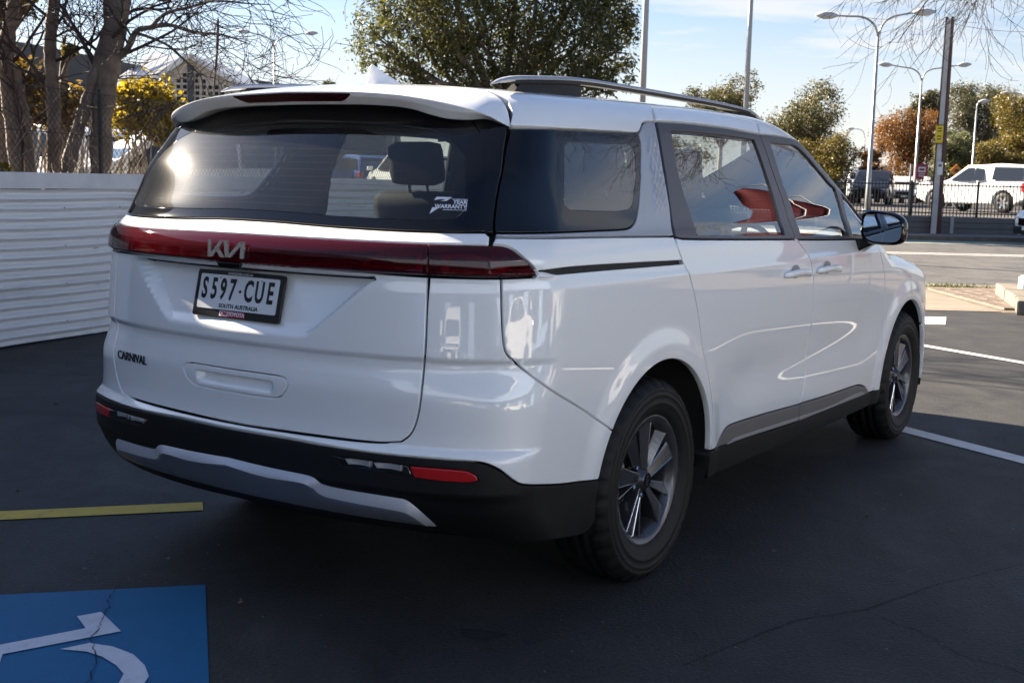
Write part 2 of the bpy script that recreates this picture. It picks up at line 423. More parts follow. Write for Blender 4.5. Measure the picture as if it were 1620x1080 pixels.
def edist(pt, poly):
    a = poly; d = np.roll(poly, -1, 0) - a; L2 = (d * d).sum(1) + 1e-15
    out = np.empty(len(pt))
    for i in range(0, len(pt), 4000):
        q = pt[i:i + 4000, None, :] - a; t_ = np.clip((q * d).sum(-1) / L2, 0, 1); out[i:i + 4000] = np.sqrt(((q - t_[..., None] * d) ** 2).sum(-1)).min(1)
    return out
def panel_geo(loop, holes=(), step=.02, off=0., gap=.0030, fold=.022, dom='side', inner=None):
    """a sheet of the body surface inside `loop`, its rim rounded over and folded inwards"""
    chamf = .0022
    rims = []
    for k, lp in enumerate([loop] + list(holes)):
        p = resample(lp, step * .8)
        if area2(p) < 0: p = p[::-1]
        sgn = 1 if k == 0 else -1
        rims.append((inset(p, sgn * (gap + chamf)), inset(p, sgn * gap), k))
    A0 = rims[0][0]
    lo, hi = A0.min(0), A0.max(0)
    gx, gy = np.meshgrid(np.arange(lo[0], hi[0], step), np.arange(lo[1], hi[1], step * .87))
    gx = gx + (np.arange(gx.shape[0]) % 2)[:, None] * step * .5
    g = np.stack([gx.ravel(), gy.ravel()], 1)
    keep = inside(g, A0) & (edist(g, A0) > step * .45)
    for A, B, k in rims[1:]: keep &= ~inside(g, A) & (edist(g, A) > step * .45)
    g = g[keep]
    vs = []; edges = []; base = []
    for A, B, k in rims:
        n0 = len(vs); base.append(n0); m_ = len(A); vs.extend(A.tolist()); edges.extend((n0 + i, n0 + (i + 1) % m_) for i in range(m_))
    nr = len(vs); vs.extend(g.tolist())
    res = delaunay_2d_cdt([Vector(v) for v in vs], edges, [], 0, 1e-6)
    ov = np.array([tuple(v) for v in res[0]]); tri = [tuple(f) for f in res[2]]
    orig = res[3]
    idx = {}
    for i, l in enumerate(orig):
        for q in l: idx[q] = i
    cen = np.array([ov[list(f)].mean(0) for f in tri])
    ok = inside(cen, A0)
    for A, B, k in rims[1:]: ok &= ~inside(cen, A)
    F_ = [f for f, o_ in zip(tri, ok) if o_]
    offs = (lambda q: off(q[:, 0], q[:, 1])) if callable(off) else (lambda q: np.full(len(q), off))
    def to3(q, extra=0.):
        p = P(q[:, 0], q[:, 1]) if dom == 'side' else Ptop(q[:, 0], q[:, 1])
        n_ = N(p); return p + n_ * (offs(q) + extra)[:, None], n_
    p0, n0_ = to3(ov)
    if callable(off):   # relief of its own: normals from the offset surface
        e = .002
        du = to3(ov + [e, 0])[0] - to3(ov - [e, 0])[0]; dv = to3(ov + [0, e])[0] - to3(ov - [0, e])[0]
        n2 = np.cross(du, dv); n2 /= np.linalg.norm(n2, axis=1, keepdims=True); n2 *= np.sign((n2 * n0_).sum(1, keepdims=True)); n0_ = n2
    V = [p0]; NN = [n0_]; cnt = len(ov)
    for (A, B, k), b0 in zip(rims, base):
        m_ = len(A); pb, nb = to3(B, -.0014); pc, _ = to3(B, -fold)
        pa, _ = to3(A); out = pb - pa; out -= (out * nb).sum(1, keepdims=True) * nb; out /= np.linalg.norm(out, axis=1, keepdims=True) + 1e-9
        V += [pb, pc]; NN += [.45 * nb + .9 * out, out]
        for i in range(m_):
            j = (i + 1) % m_; a0, a1 = idx[b0 + i], idx[b0 + j]
            q1 = (a0, cnt + i, cnt + j, a1); q2 = (cnt + i, cnt + m_ + i, cnt + m_ + j, cnt + j)
            if k == 0: F_ += [q1, q2]
            else: F_ += [q1[::-1], q2[::-1]]
        cnt += 2 * m_
    V = np.concatenate(V); NN = np.concatenate(NN); NN /= np.linalg.norm(NN, axis=1, keepdims=True) + 1e-9
    # make the winding agree with the normals
    s = 0
    for f in F_[:40]:
        a, b, c = V[f[0]], V[f[1]], V[f[2]]; s += np.dot(np.cross(b - a, c - a), NN[f[0]])
    if s < 0: 
        F_ = [tuple(f[::-1]) for f in F_]
    return V, F_, NN
def panel_obj(name, geo, m, parent, flip=False, label=None):
    V, F_, NN = geo
    if flip:
        V = V * [1, -1, 1]; NN = NN * [1, -1, 1]; F_ = [tuple(f[::-1]) for f in F_]
    me = bpy.data.meshes.new(name); me.from_pydata(V.tolist(), [], F_); me.polygons.foreach_set('use_smooth', [True] * len(me.polygons))
    me.normals_split_custom_set_from_vertices(NN.tolist())
    o = link(name, me, parent, m)
    if label: o['label'] = label
    return o
def mirror_loop(half):
    """half loop from the centre line (rear) round the right side back to the centre line -> full symmetric loop"""
    h = [tuple(p) for p in half]; return h + [(2 * UC - u, v) for u, v in h[::-1] if abs(u - UC) > 1e-4]
def mirror_top(half):
    h = [tuple(p) for p in half]; return h + [(x, -y) for x, y in h[::-1] if abs(y) > 1e-4]
def both(name, loop, m, parent, holes=(), **k):
    g_ = panel_geo(loop, holes, **k)
    return panel_obj(name, g_, m, parent), panel_obj(name, g_, m, parent, flip=True)
def one(name, loop, m, parent, holes=(), **k): return panel_obj(name, panel_geo(loop, holes, **k), m, parent)

CAR = empty('minivan', (-.297, 4.687, 0), R(56.47), 'large white minivan in the foreground with a full width red light bar', 'minivan')

# --- rear end
GAP = [(-.966, 1.113), (-.967, 1.03), (-.969, .93), (-.972, .86), (-.977, .795), (-.983, .73), (-.991, .685), (-1.006, .646), (-1.030, .6215)]
GBOT = [(-1.09, .6125), (-1.292, .6085), (-1.49, .6065), (UC, .606)]
HAND = [(UC, .7795), (-1.43, .7795), (-1.402, .775), (-1.392, .759), (-1.403, .736), (-1.424, .715), (-1.45, .709), (UC, .7065)]
gate_half = [(UC, 1.1195), (-1.3, 1.1195)] + GAP + GBOT
tailgate = one('tailgate', mirror_loop(gate_half), M['paint'], CAR, [mirror_loop(HAND)], step=.0095)
one('handle_recess', mirror_loop(HAND), M['paint'], tailgate, step=.007, gap=.0012)
strip = [(UC, 1.2125), (-1.3, 1.2115), (-.97, 1.2105), (-.812, 1.2125), (-.806, 1.232), (-.816, 1.2435), (-.996, 1.2405), (-1.232, 1.2435), (-1.485, 1.250), (UC, 1.251)]
one('tailgate_ledge', mirror_loop(strip), M['paint'], CAR, step=.012, gap=.0015)
# light bar across the tailgate and the two lamps at its ends: red lens over a dark housing with raised segments
bar = [(UC, 1.1175), (-1.3, 1.1175), (-.966, 1.1165), (-.966, 1.2095), (-1.3, 1.2105), (UC, 1.2115)]
light_bar = one('light_bar', mirror_loop(bar), M['red_lens'], CAR, step=.014, gap=.0008, fold=.03)
one('lamp_housing', mirror_loop(bar), M['lamp_dark'], light_bar, step=.03, off=-.034, gap=.002, fold=.01)
LAMP = [(-.966, 1.1165), (-.888, 1.1155), (-.784, 1.1155), (-.693, 1.1185), (-.689, 1.1245), (-.696, 1.140), (-.727, 1.172), (-.755, 1.198), (-.776, 1.2075), (-.808, 1.2095), (-.966, 1.2095)]
lampR = both('tail_light', LAMP, M['red_lens'], CAR, step=.012, gap=.0008, fold=.03)
hg = panel_geo(LAMP, step=.03, off=-.034, gap=.004, fold=.01)
segs = [[(-.935, 1.128), (-.79, 1.128), (-.755, 1.14), (-.80, 1.176), (-.86, 1.192), (-.935, 1.192)]]
sg = panel_geo(segs[0], [[(-.915, 1.138), (-.80, 1.138), (-.785, 1.146), (-.82, 1.17), (-.87, 1.180), (-.915, 1.180)]], step=.012, off=-.020, gap=0, fold=.012)
for lp, fl in zip(lampR, (False, True)):
    panel_obj('lamp_housing', hg, M['lamp_dark'], lp, fl); panel_obj('lamp_segment', sg, M['lamp_seg'], lp, fl)
sg2 = [(-1.16, 1.134), (-.985, 1.132), (-.985, 1.192), (-1.10, 1.192)]
sgg = panel_geo(sg2, [[(-1.135, 1.143), (-1.0, 1.141), (-1.0, 1.182), (-1.09, 1.182)]], step=.014, off=-.020, gap=0, fold=.012)
for fl in (False, True): panel_obj('lamp_segment', sgg, M['lamp_seg'], light_bar, fl)
one('lamp_strip', mirror_loop([(UC, 1.126), (-1.19, 1.126), (-1.175, 1.139), (UC, 1.139)]), M['lamp_seg'], light_bar, step=.02, off=-.018, gap=0, fold=.01)
one('lamp_strip', mirror_loop([(UC, 1.196), (-1.0, 1.194), (-.985, 1.200), (-1.0, 1.204), (UC, 1.206)]), M['lamp_seg'], light_bar, step=.02, off=-.016, gap=0, fold=.01)
mb = MB()
for k in range(34):                                      # row of light points behind the lens
    u = -1.20 - k * .0075; p = P(np.array([u]), np.array([1.163]))[0]; n_ = N(p[None])[0]; c = p - n_ * .014
    mb.box((c[0] - .002, c[1] - .0014, c[2] - .0014), (c[0] + .002, c[1] + .0014, c[2] + .0014))
mb.build('lamp_points', M['chrome'], light_bar)['kind'] = 'stuff'

# --- rear window, its pillars, quarter glass
def rear_uv(y, z):
    x = float(XR(np.array(z)) + C2(np.array(z)) * (y / .8) ** 2 + C6(np.array(z)) * (abs(y) / .8) ** 6)
    return tuple(inv(np.array([x, -y, z])))
EDGE = [(-.815, 1.2455), (-.810, 1.295), (-.801, 1.388), (-.793, 1.461), (-.798, 1.492), (-.812, 1.513)]
win_half = [(UC, 1.2545), (-1.485, 1.253), (-1.232, 1.2465), (-.996, 1.2435)] + EDGE + [(-.845, 1.540), rear_uv(.50, 1.625), rear_uv(.25, 1.635), rear_uv(0, 1.638)]
pane_half = [(UC, 1.287), (-1.485, 1.286), (-1.232, 1.280), (-.97, 1.279), (-.893, 1.285), (-.872, 1.305), (-.862, 1.388), (-.858, 1.45), rear_uv(.60, 1.52), rear_uv(.50, 1.548), rear_uv(.25, 1.565), rear_uv(0, 1.57)]
rear_window = one('rear_window', mirror_loop(win_half), M['gloss_black'], CAR, [mirror_loop(pane_half)], step=.02, gap=.002, fold=.012)
one('pane', mirror_loop(pane_half), M['rear_glass'], rear_window, step=.022, gap=-.003, fold=.003)
M['heater'] = simple('heater_wire', (.05, .028, .02), .6, spec=.1)
for k in range(11):                                     # heating wires
    z = 1.31 + k * .022
    L = [(rear_uv(y, z)) for y in np.linspace(-.56 + .01 * k, .56 - .01 * k, 25)]
    q = np.array(L); q[:12, 0] = 2 * UC - q[-1:-13:-1, 0]
    p = P(q[:, 0], q[:, 1]); p = p - N(p) * .004
    MB().tube(p.tolist(), .0004, 3).build('heating_wire', M['heater'], rear_window)
DTRIM = [(-.819, 1.2455), (-.795, 1.2435), (-.789, 1.287), (-.767, 1.389), (-.741, 1.452), (-.711, 1.502), (-.77, 1.523), (-.831, 1.543), (-.816, 1.516), (-.802, 1.494), (-.797, 1.461), (-.805, 1.388), (-.814, 1.295)]
both('pillar_trim', DTRIM, M['gloss_black'], CAR, step=.02, gap=.0012)
QWIN = [(-.700, 1.500), (-.58, 1.503), (-.351, 1.513), (-.06, 1.520), (.082, 1.5215), (.077, 1.499), (.02, 1.434), (-.058, 1.324), (-.099, 1.278), (-.146, 1.2545), (-.202, 1.247), (-.401, 1.246), (-.646, 1.2455), (-.789, 1.2445), (-.786, 1.287), (-.763, 1.389), (-.737, 1.45)]
QPANE = [(-.455, 1.482), (-.187, 1.488), (-.009, 1.490), (.012, 1.478), (-.008, 1.445), (-.062, 1.377), (-.104, 1.328), (-.148, 1.312), (-.295, 1.308), (-.518, 1.314), (-.537, 1.329), (-.531, 1.374), (-.497, 1.451), (-.482, 1.474)]
for q in both('quarter_window', QWIN, M['gloss_black'], CAR, [QPANE], step=.025, gap=.0015, fold=.012):
    panel_obj('pane', panel_geo(QPANE, step=.03, gap=-.003, fold=.003), M['privacy'], q, flip=q.name.endswith('.001'))
# satin pillar behind the sliding door with its diamond-pressed field
PILL = [(.085, 1.5225), (.119, 1.535), (.150, 1.549), (.192, 1.555), (.243, 1.556), (.226, 1.52), (.200, 1.437), (.176, 1.312), (.145, 1.2185), (-.165, 1.2235), (-.45, 1.229), (-.788, 1.2355), (-.789, 1.2425), (-.646, 1.2435), (-.401, 1.244), (-.202, 1.245), (-.144, 1.2525), (-.097, 1.276), (-.056, 1.322), (.022, 1.432), (.079, 1.497)]
def diamonds(u, v):
    c = .125 + .0 * v + .33 * (v - 1.38); a = (u - c) / .030; b = (v - 1.2) / .036
    d = np.abs(np.mod(a + b, 1) - .5) + np.abs(np.mod(a - b, 1) - .5)
    wgt = sst(1.27, 1.36, v) * (1 - sst(1.505, 1.53, v)) * sst(-.05, -.035, u - c) * (1 - sst(.042, .055, u - c))
    return .0085 * wgt * d
both('rear_pillar', PILL, M['silver_paint'], CAR, step=.009, gap=.0014, off=diamonds)

# --- sides
SEAM = [(-.784, 1.113), (-.782, 1.005), (-.777, .927), (-.769, .894), (-.742, .863), (-.638, .777), (-.453, .67), (-.33, .597)]
SREAR = [(.143, 1.2145), (.156, 1.173), (.197, 1.111), (.271, .993), (.323, .872), (.355, .776), (.401, .674), (.441, .579), (.465, .502), (.476, .42), (.478, .387)]
a_seam = math.degrees(math.atan2(.597 - .36, -.33 - .03))
quarter = [(-.806, 1.2125), (-.793, 1.2315), (-.45, 1.227), (-.165, 1.2215)] + SREAR + arc(.03, 4, a_seam, 34) + SEAM[::-1][1:-1] + [(-.784, 1.1135), (-.693, 1.116), (-.686, 1.1245), (-.693, 1.141), (-.724, 1.174), (-.752, 1.2005), (-.774, 1.2105)]
RAIL = [(-.69, 1.1345), (-.565, 1.139), (-.323, 1.137), (.183, 1.1285), (.186, 1.1185), (-.323, 1.1225), (-.565, 1.1235), (-.682, 1.1225)]
both('quarter_panel', quarter, M['paint'], CAR, [RAIL], step=.016)
both('slide_rail', [(u + (.004 if u > 0 else -.004), v + (.003 if v > 1.126 else -.003)) for u, v in RAIL], M['black_plastic'], CAR, step=.02, off=-.016, gap=0, fold=.005)
# roof side above the windows, running forward into the windscreen pillar
ys = .585
TOP = [tuple(uv_top(x, -ys)) for x in (-.54, -.4, -.2, 0, .4, .8, 1.2, 1.36)]
PIL = [(1.50, 1.640), (1.70, 1.607), (1.876, 1.556), (2.102, 1.462), (2.32, 1.345), (2.47, 1.245), (2.56, 1.175)]
roofside = [(-.704, 1.505), (-.58, 1.5055), (-.351, 1.5155), (-.06, 1.5225), (.083, 1.525), (.117, 1.5385), (.150, 1.552), (.192, 1.5585), (.245, 1.559), (.262, 1.572), (.30, 1.592), (.345, 1.6105), (.755, 1.6235), (1.04, 1.6175), (1.30, 1.599), (1.236, 1.558), (1.5, 1.560), (1.70, 1.560), (1.752, 1.555), (1.88, 1.4985), (2.105, 1.411), (2.30, 1.303), (2.44, 1.215), (2.50, 1.17)] + PIL[::-1] + TOP[::-1] + [(-.678, 1.562), (-.682, 1.53)]
both('roof_side', roofside, M['paint'], CAR, step=.018, gap=.0014)
# sliding door
BG = [(1.311, 1.172), (1.338, 1.166), (1.425, 1.117), (1.478, 1.062), (1.517, .958), (1.526, .86), (1.522, .745), (1.513, .64), (1.502, .54), (1.484, .47), (1.456, .428)]
CLT = [(1.037, .446), (.703, .455), (.628, .448), (.585, .423), (.536, .389), (.505, .387)]
sdoor = [(.159, 1.2105), (.209, 1.2045), (.651, 1.1905)] + BG + CLT + SREAR[::-1][:-1]
for o_ in both('sliding_door', sdoor, M['paint'], CAR, step=.02): pass
doorsS = [o for o in CAR.children if o.name.startswith('sliding_door')]
both('door_top', [(.265, 1.5615), (.566, 1.5675), (.934, 1.5655), (1.228, 1.5585), (1.291, 1.5985), (1.04, 1.6155), (.755, 1.6215), (.348, 1.6085), (.30, 1.589)], M['paint'], CAR, step=.018, gap=.0014)
SGL = [(.352, 1.537), (.566, 1.540), (.864, 1.540), (1.150, 1.536), (1.176, 1.456), (1.198, 1.36), (1.206, 1.22), (1.200, 1.196), (.72, 1.205), (.352, 1.214), (.343, 1.225), (.345, 1.253), (.318, 1.414)]
STRIM = [(.162, 1.2125), (.202, 1.39), (.239, 1.505), (.264, 1.557), (.566, 1.563), (.934, 1.561), (1.229, 1.554), (1.249, 1.468), (1.285, 1.346), (1.302, 1.22), (1.306, 1.176), (.651, 1.193), (.209, 1.2075)]
for o_ in both('window_frame', STRIM, M['dark_trim'], CAR, [SGL], step=.022, gap=.001, fold=.02):
    o_['label'] = 'dark frame of the sliding door window'
    panel_obj('pane', panel_geo(SGL, step=.03, off=-.008, gap=-.004, fold=.003), M['glass'], o_, flip=o_.name.endswith('.001'))
# front door
FGL = [(1.322, 1.533), (1.5, 1.532), (1.654, 1.528), (1.847, 1.46), (2.018, 1.397), (2.035, 1.30), (2.032, 1.172), (1.649, 1.182), (1.392, 1.191), (1.380, 1.305), (1.340, 1.426)]
FQ = [(2.093, 1.375), (2.22, 1.315), (2.335, 1.245), (2.335, 1.215), (2.28, 1.168), (2.085, 1.171), (2.084, 1.27)]
FTRIM = [(1.235, 1.5545), (1.5, 1.5565), (1.70, 1.5565), (1.748, 1.551), (1.876, 1.4945), (2.102, 1.407), (2.297, 1.299), (2.435, 1.211), (2.49, 1.168), (2.43, 1.148), (2.228, 1.1525), (1.65, 1.165), (1.311, 1.1755), (1.307, 1.22), (1.291, 1.346), (1.255, 1.468)]
for o_ in both('window_frame', FTRIM, M['dark_trim'], CAR, [FGL, FQ], step=.022, gap=.001, fold=.02):
    o_['label'] = 'dark frame of the front door window'
    fl = o_.name.endswith('.003')
    panel_obj('pane', panel_geo(FGL, step=.03, off=-.008, gap=-.004, fold=.003), M['glass'], o_, flip=fl)
    panel_obj('pane', panel_geo(FQ, step=.03, off=-.008, gap=-.004, fold=.003), M['glass'], o_, flip=fl)
FDF = [(2.43, 1.1435), (2.462, 1.125), (2.491, 1.08), (2.55, 1.005), (2.600, .913), (2.622, .78), (2.615, .6), (2.592, .492), (2.565, .40), (2.548, .342)]
fdoor = [(1.311, 1.1715), (1.65, 1.1615), (2.228, 1.1485)] + FDF + [(2.491, .342), (2.43, .375), (2.398, .386), (2.286, .408), (1.835, .418), (1.459, .430)] + BG[::-1][1:]
both('front_door', fdoor, M['paint'], CAR, step=.02)
doorsF = [o for o in CAR.children if o.name.startswith('front_door')]
# door handles: cup pressed behind a bar
for doors, ux in ((doorsS, 1.30), (doorsF, 1.70)):
    for o_, sy in zip(doors, (-1, 1)):
        pc = P(np.array([ux]), np.array([1.034]))[0]; ym = abs(pc[1])
        ln = .155
        mbh = MB(); sec = [(.0, -.013), (.016, -.016), (.024, -.008), (.024, .008), (.016, .015), (.0, .012)]
        rows = []
        for t_ in np.linspace(-1, 1, 19):
            k = (1 - abs(t_) ** 6) ** .5 * .85 + .15; bow = .012 * (1 - t_ * t_)
            rows.append([(ux + t_ * ln, sy * (ym + .001 + bow + a * k), 1.034 - .012 * t_ * t_ - .004 * t_ + b * (.6 + .4 * k)) for a, b in sec])
        vs = [v for r in rows for v in r]; n6 = len(sec); fs = [(i * n6 + j, (i + 1) * n6 + j, (i + 1) * n6 + (j + 1) % n6, i * n6 + (j + 1) % n6) for i in range(18) for j in range(n6)]
        fs += [tuple(range(n6)), tuple(range(len(vs) - n6, len(vs)))]
        mbh.add(vs, fs); h_ = mbh.build('handle', M['paint'], o_, smooth=True)
        cup = MB(); ring = []
        for i in range(25):
            a = 2 * math.pi * i / 24; ring.append((ux - .02 + .052 * math.cos(a), sy * (ym + .0015), 1.036 + .030 * math.sin(a)))
        cup.add([(ux - .02, sy * (ym - .0005), 1.036)] + ring, [(0, i + 1, i + 2) for i in range(24)]); cup.build('handle_cup', M['clad_light'], o_, smooth=True)
# cladding strip along the door bottoms, black sill under it
both('door_cladding', [(.513, .3845), (.539, .387), (.589, .420), (.631, .445), (.703, .452), (1.037, .4435), (1.447, .4265), (1.452, .351), (.75, .378)], M['clad'], CAR, step=.02, gap=.0012, off=.003)
both('door_cladding', [(1.461, .4265), (1.835, .415), (2.286, .405), (2.395, .382), (2.427, .371), (2.488, .341), (1.457, .3485)], M['clad'], CAR, step=.02, gap=.0012, off=.003)
both('cladding_stripe', [(.652, .379), (.70, .392), (.775, .394), (1.446, .370), (1.448, .353), (.75, .3785)], M['clad_light'], CAR, step=.02, gap=.0005, off=.0055, fold=.006)
both('cladding_stripe', [(1.462, .370), (1.86, .358), (2.33, .366), (2.40, .352), (2.42, .343), (1.46, .3505)], M['clad_light'], CAR, step=.02, gap=.0005, off=.0055, fold=.006)
both('sill', [(.465, .383), (.75, .374), (1.455, .3465), (2.55, .338), (2.66, .335), (2.63, .265), (1.5, .262), (.47, .275)], M['black_plastic'], CAR, step=.025, gap=.001, off=.002, fold=.10)
# front wing, bonnet, windscreen, nose
fcx = 3.07
WT = [tuple(uv_top(x, -.79)) for x in (2.62, 2.8, 3.0, 3.2, 3.4)]
fender = [(2.552, .342)] + FDF[::-1][1:-1] + [(2.50, 1.160)] + [(2.56, 1.165)] + WT + xz([(3.52, .93), (3.56, .80)]) + xz([(fcx + ARC * math.cos(a), .36 + ARC * math.sin(a)) for a in np.linspace(R(38), R(182), 30)]) + [(2.64, .335)]
both('front_wing', fender, M['paint'], CAR, step=.02)
UF = XB + RR * math.pi / 2
def mirror_front(h): return list(h) + [(2 * UF - u, v) for u, v in h[::-1] if abs(u - UF) > 1e-4]
nose = [(UF, .22)] + xz([(3.60, .24), (3.49, .30)]) + xz([(fcx + ARC * math.cos(a), .36 + ARC * math.sin(a)) for a in np.linspace(R(-4), R(36), 10)]) + xz([(3.57, .80)]) + [(UF - .45, .86), (UF, .88)]
one('front_bumper', mirror_front(nose), M['paint'], CAR, step=.03)
grille = [(UF, .45), (UF - .55, .45), (UF - .62, .55), (UF - .55, .80), (UF, .84)]
one('grille', mirror_front(grille), M['gloss_black'], CAR, step=.04, off=.006)
both('headlight', xz([(3.535, .925), (3.575, .81)]) + [(UF - .50, .875), (UF - .45, .955)], M['clear_lens'], CAR, step=.02, off=.004)
both('headlight_housing', xz([(3.535, .925), (3.575, .81)]) + [(UF - .50, .875), (UF - .45, .955)], M['lamp_in'], CAR, step=.03, off=-.02, fold=.03)
bonnet_half = [(2.70, 0), (2.68, -.3), (2.62, -.60), (2.60, -.785), (2.8, -.785), (3.0, -.785), (3.2, -.785), (3.40, -.78), (3.55, -.66), (3.72, -.35), (3.78, 0)]
one('bonnet', mirror_top(bonnet_half), M['paint'], CAR, step=.04, dom='top')
pil3 = P(np.array([p[0] for p in PIL]), np.array([p[1] for p in PIL]))
ws_half = [(1.47, 0), (1.46, -.3), (1.42, -.575)] + [(float(p[0]), float(p[1]) + .004) for p in pil3] + [(2.66, -.6), (2.71, -.3), (2.73, 0)]
windscreen = one('windscreen', mirror_top(ws_half), M['windscreen'], CAR, step=.05, dom='top', gap=.001, fold=.004)
roof_half = [(-.545, 0), (-.545, -.3), (-.54, -.580), (-.2, -.581), (.4, -.581), (.9, -.581), (1.36, -.581), (1.41, -.572), (1.45, -.3), (1.46, 0)]
roof = one('roof', mirror_top(roof_half), M['paint'], CAR, step=.035, dom='top', gap=.002)
hl = panel_geo(mirror_top([(-.60, 0), (-.58, -.55), (1.36, -.62), (1.42, 0)]), step=.08, dom='top', off=-.05, fold=.01); panel_obj('headliner', hl, M['headliner'], CAR)

# --- bumper
BT = [(UC, .590), (-1.395, .591), (-1.303, .589), (-1.142, .585), (-.99, .586), (-.9, .585), (-.844, .582), (-.82, .575), (-.792, .558), (-.768, .535), (-.745, .514), (-.719, .503), (-.572, .467), (-.395, .443)]
a_bt = math.degrees(math.atan2(.443 - .36, -.395 - .03))
bump_half = [(u, v + .0015) for u, v in BT] + arc(.03, a_bt, a_seam, 10)[1:] + SEAM[::-1][1:] + [(-.888, 1.1125), (-.962, 1.113)] + GAP[1:] + GBOT
one('rear_bumper', mirror_loop(bump_half), M['paint'], CAR, step=.016)
low = [(UC, .34), (-1.3, .335), (-1.03, .338), (-.93, .345), (-.82, .33), (-.62, .30), (-.47, .275), (-.425, .285)]
LW = [(-1.223, .560), (-1.108, .5605), (-1.007, .5595), (-.998, .528), (-1.103, .530), (-1.195, .534)]
LR = [(-1.004, .5585), (-.907, .5585), (-.866, .555), (-.846, .543), (-.841, .530), (-.858, .5225), (-.925, .522), (-.993, .5265)]
trim_half = low + arc(.03, 187, a_bt, 8) + [(u, v - .0015) for u, v in BT[::-1][1:]]
one('bumper_cladding', mirror_loop(trim_half), M['black_plastic'], CAR, [LW, LR, [(2 * UC - u, v) for u, v in LW], [(2 * UC - u, v) for u, v in LR]], step=.02, gap=.001, off=.001, fold=.09)
SK_T = [(UC, .496), (-1.445, .490), (-1.315, .4875), (-1.288, .483), (-1.262, .468), (-1.208, .462), (-1.03, .454), (-1.003, .444), (-.929, .366)]
SK_M = [(UC, .476), (-1.449, .470), (-1.313, .471), (-1.29, .461), (-1.267, .440), (-1.237, .432), (-1.023, .421), (-.993, .408), (-.957, .366)]
def ribbon(name, pa, pb, oa, ob, m):
    def cat(p):
        p = [Vector((*q, 0)) for q in p]; out = []; n = len(p)
        for i in range(n - 1):
            p0 = p[max(i - 1, 0)]; p1, p2 = p[i], p[i + 1]; p3 = p[min(i + 2, n - 1)]; L = (p2 - p1).length
            t1 = (p2 - p0).normalized() * L; t2 = (p3 - p1).normalized() * L
            for q in range(8):
                t_ = q / 8; h = t_ * t_; k = h * t_; out.append((2 * k - 3 * h + 1) * p1 + (k - 2 * h + t_) * t1 + (3 * h - 2 * k) * p2 + (k - h) * t2)
        return np.array([tuple(v)[:2] for v in out + [p[-1]]])
    pa, pb = cat(pa), cat(pb); rows = []; n = len(pa); fade = 1 - np.clip((np.arange(n) / (n - 1) - .82) / .18, 0, 1) ** 2 * .85; fade = np.concatenate([fade[::-1], fade[1:]])
    for p, o_ in ((pa + [0, .002], -.03), (pa, oa - .002), (pa * .88 + pb * .12, oa + .002), (pb, ob), (pb - [0, .004], ob - .005), (pb - [0, .006], ob - .02)):
        full = np.concatenate([p[::-1], np.stack([2 * UC - p[1:, 0], p[1:, 1]], 1)]); q = P(full[:, 0], full[:, 1]); rows.append(q + N(q) * (o_ * (fade if o_ > 0 else 1))[:, None] if o_ > 0 else q + N(q) * o_)
    k = len(rows[0]); vs = np.concatenate(rows).tolist()
    o = MB().add(vs, [(i * k + j, i * k + j + 1, (i + 1) * k + j + 1, (i + 1) * k + j) for i in range(len(rows) - 1) for j in range(k - 1)]).build(name, m, CAR, smooth=True)
    for e in o.data.edges:
        r0, r1 = e.vertices[0] // k, e.vertices[1] // k
        if r0 == r1 and r0 in (1, 3, 4): e.use_edge_sharp = True
    return o
ribbon('skid_lip', SK_T, SK_M, .003, .017, M['silver'])
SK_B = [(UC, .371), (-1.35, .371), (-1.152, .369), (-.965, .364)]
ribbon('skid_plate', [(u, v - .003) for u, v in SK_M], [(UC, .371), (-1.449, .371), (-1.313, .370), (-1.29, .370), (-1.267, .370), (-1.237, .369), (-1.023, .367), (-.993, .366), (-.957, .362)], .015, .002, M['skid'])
for q in both('reversing_light', LW, M['clear_lens'], CAR, step=.012, gap=.001, off=.004, fold=.03):
    for h in range(2):
        u0 = -1.15 + h * .085; fl = q.name.endswith('.001')
        panel_obj('reflector', panel_geo([(u0 - .032, .537), (u0 + .034, .537), (u0 + .034, .554), (u0 - .040, .554)], step=.01, gap=0, fold=.02, off=lambda u, v, c=u0: -.010 - .012 * np.cos((u - c) * 45)), M['lamp_white'], q, fl)
both('lamp_backing', LW, M['lamp_white'], CAR, step=.02, gap=.0, off=-.034, fold=.002)
both('rear_reflector', LR, M['reflector_red'], CAR, step=.01, gap=.001, off=.0045, fold=.02)

# --- spoiler blade over the rear window
xt = ip([0, .25, .42, .53, .64, .70, .752], [-.825, -.819, -.801, -.778, -.742, -.705, -.640]); zt = ip([0, .25, .42, .53, .64, .70, .752], [1.667, 1.662, 1.652, 1.638, 1.616, 1.598, 1.562])
zl = ip([0, .24, .39, .47, .537, .60, .645, .70, .752], [1.629, 1.627, 1.621, 1.611, 1.593, 1.581, 1.579, 1.584, 1.556])
S_ = np.linspace(-1, 1, 81); rowsV = []
for s in S_:
    y = .752 * s; ay = abs(y)
    a = np.array([-.548 + .006 * s ** 2, .590 * s, float(topz(-.548, .590 * s))]); tp = np.array([float(xt(ay)), y, float(zt(ay))])
    c = np.array([.5 * (a[0] + tp[0]) + .02 * s ** 6, .5 * (a[1] + tp[1]) + .035 * s ** 5, .5 * (a[2] + tp[2]) + .010 + .020 * s ** 6])
    r_ = [a + np.array([.012, 0, -.02]), a] + [(1 - t_) ** 2 * a + 2 * t_ * (1 - t_) * c + t_ * t_ * tp for t_ in np.linspace(.1, 1, 12)]
    lo_ = np.array([tp[0] + .018 + .02 * (1 - s ** 4), y * (.985), float(zl(ay))])
    r_ += [tp + np.array([-.0005, 0, -.003]), tp * .5 + lo_ * .5 + np.array([-.002, 0, 0]), lo_, lo_ + np.array([.004, 0, -.002]), lo_ + np.array([.17, -.02 * s, .012])]
    rowsV.append(r_)
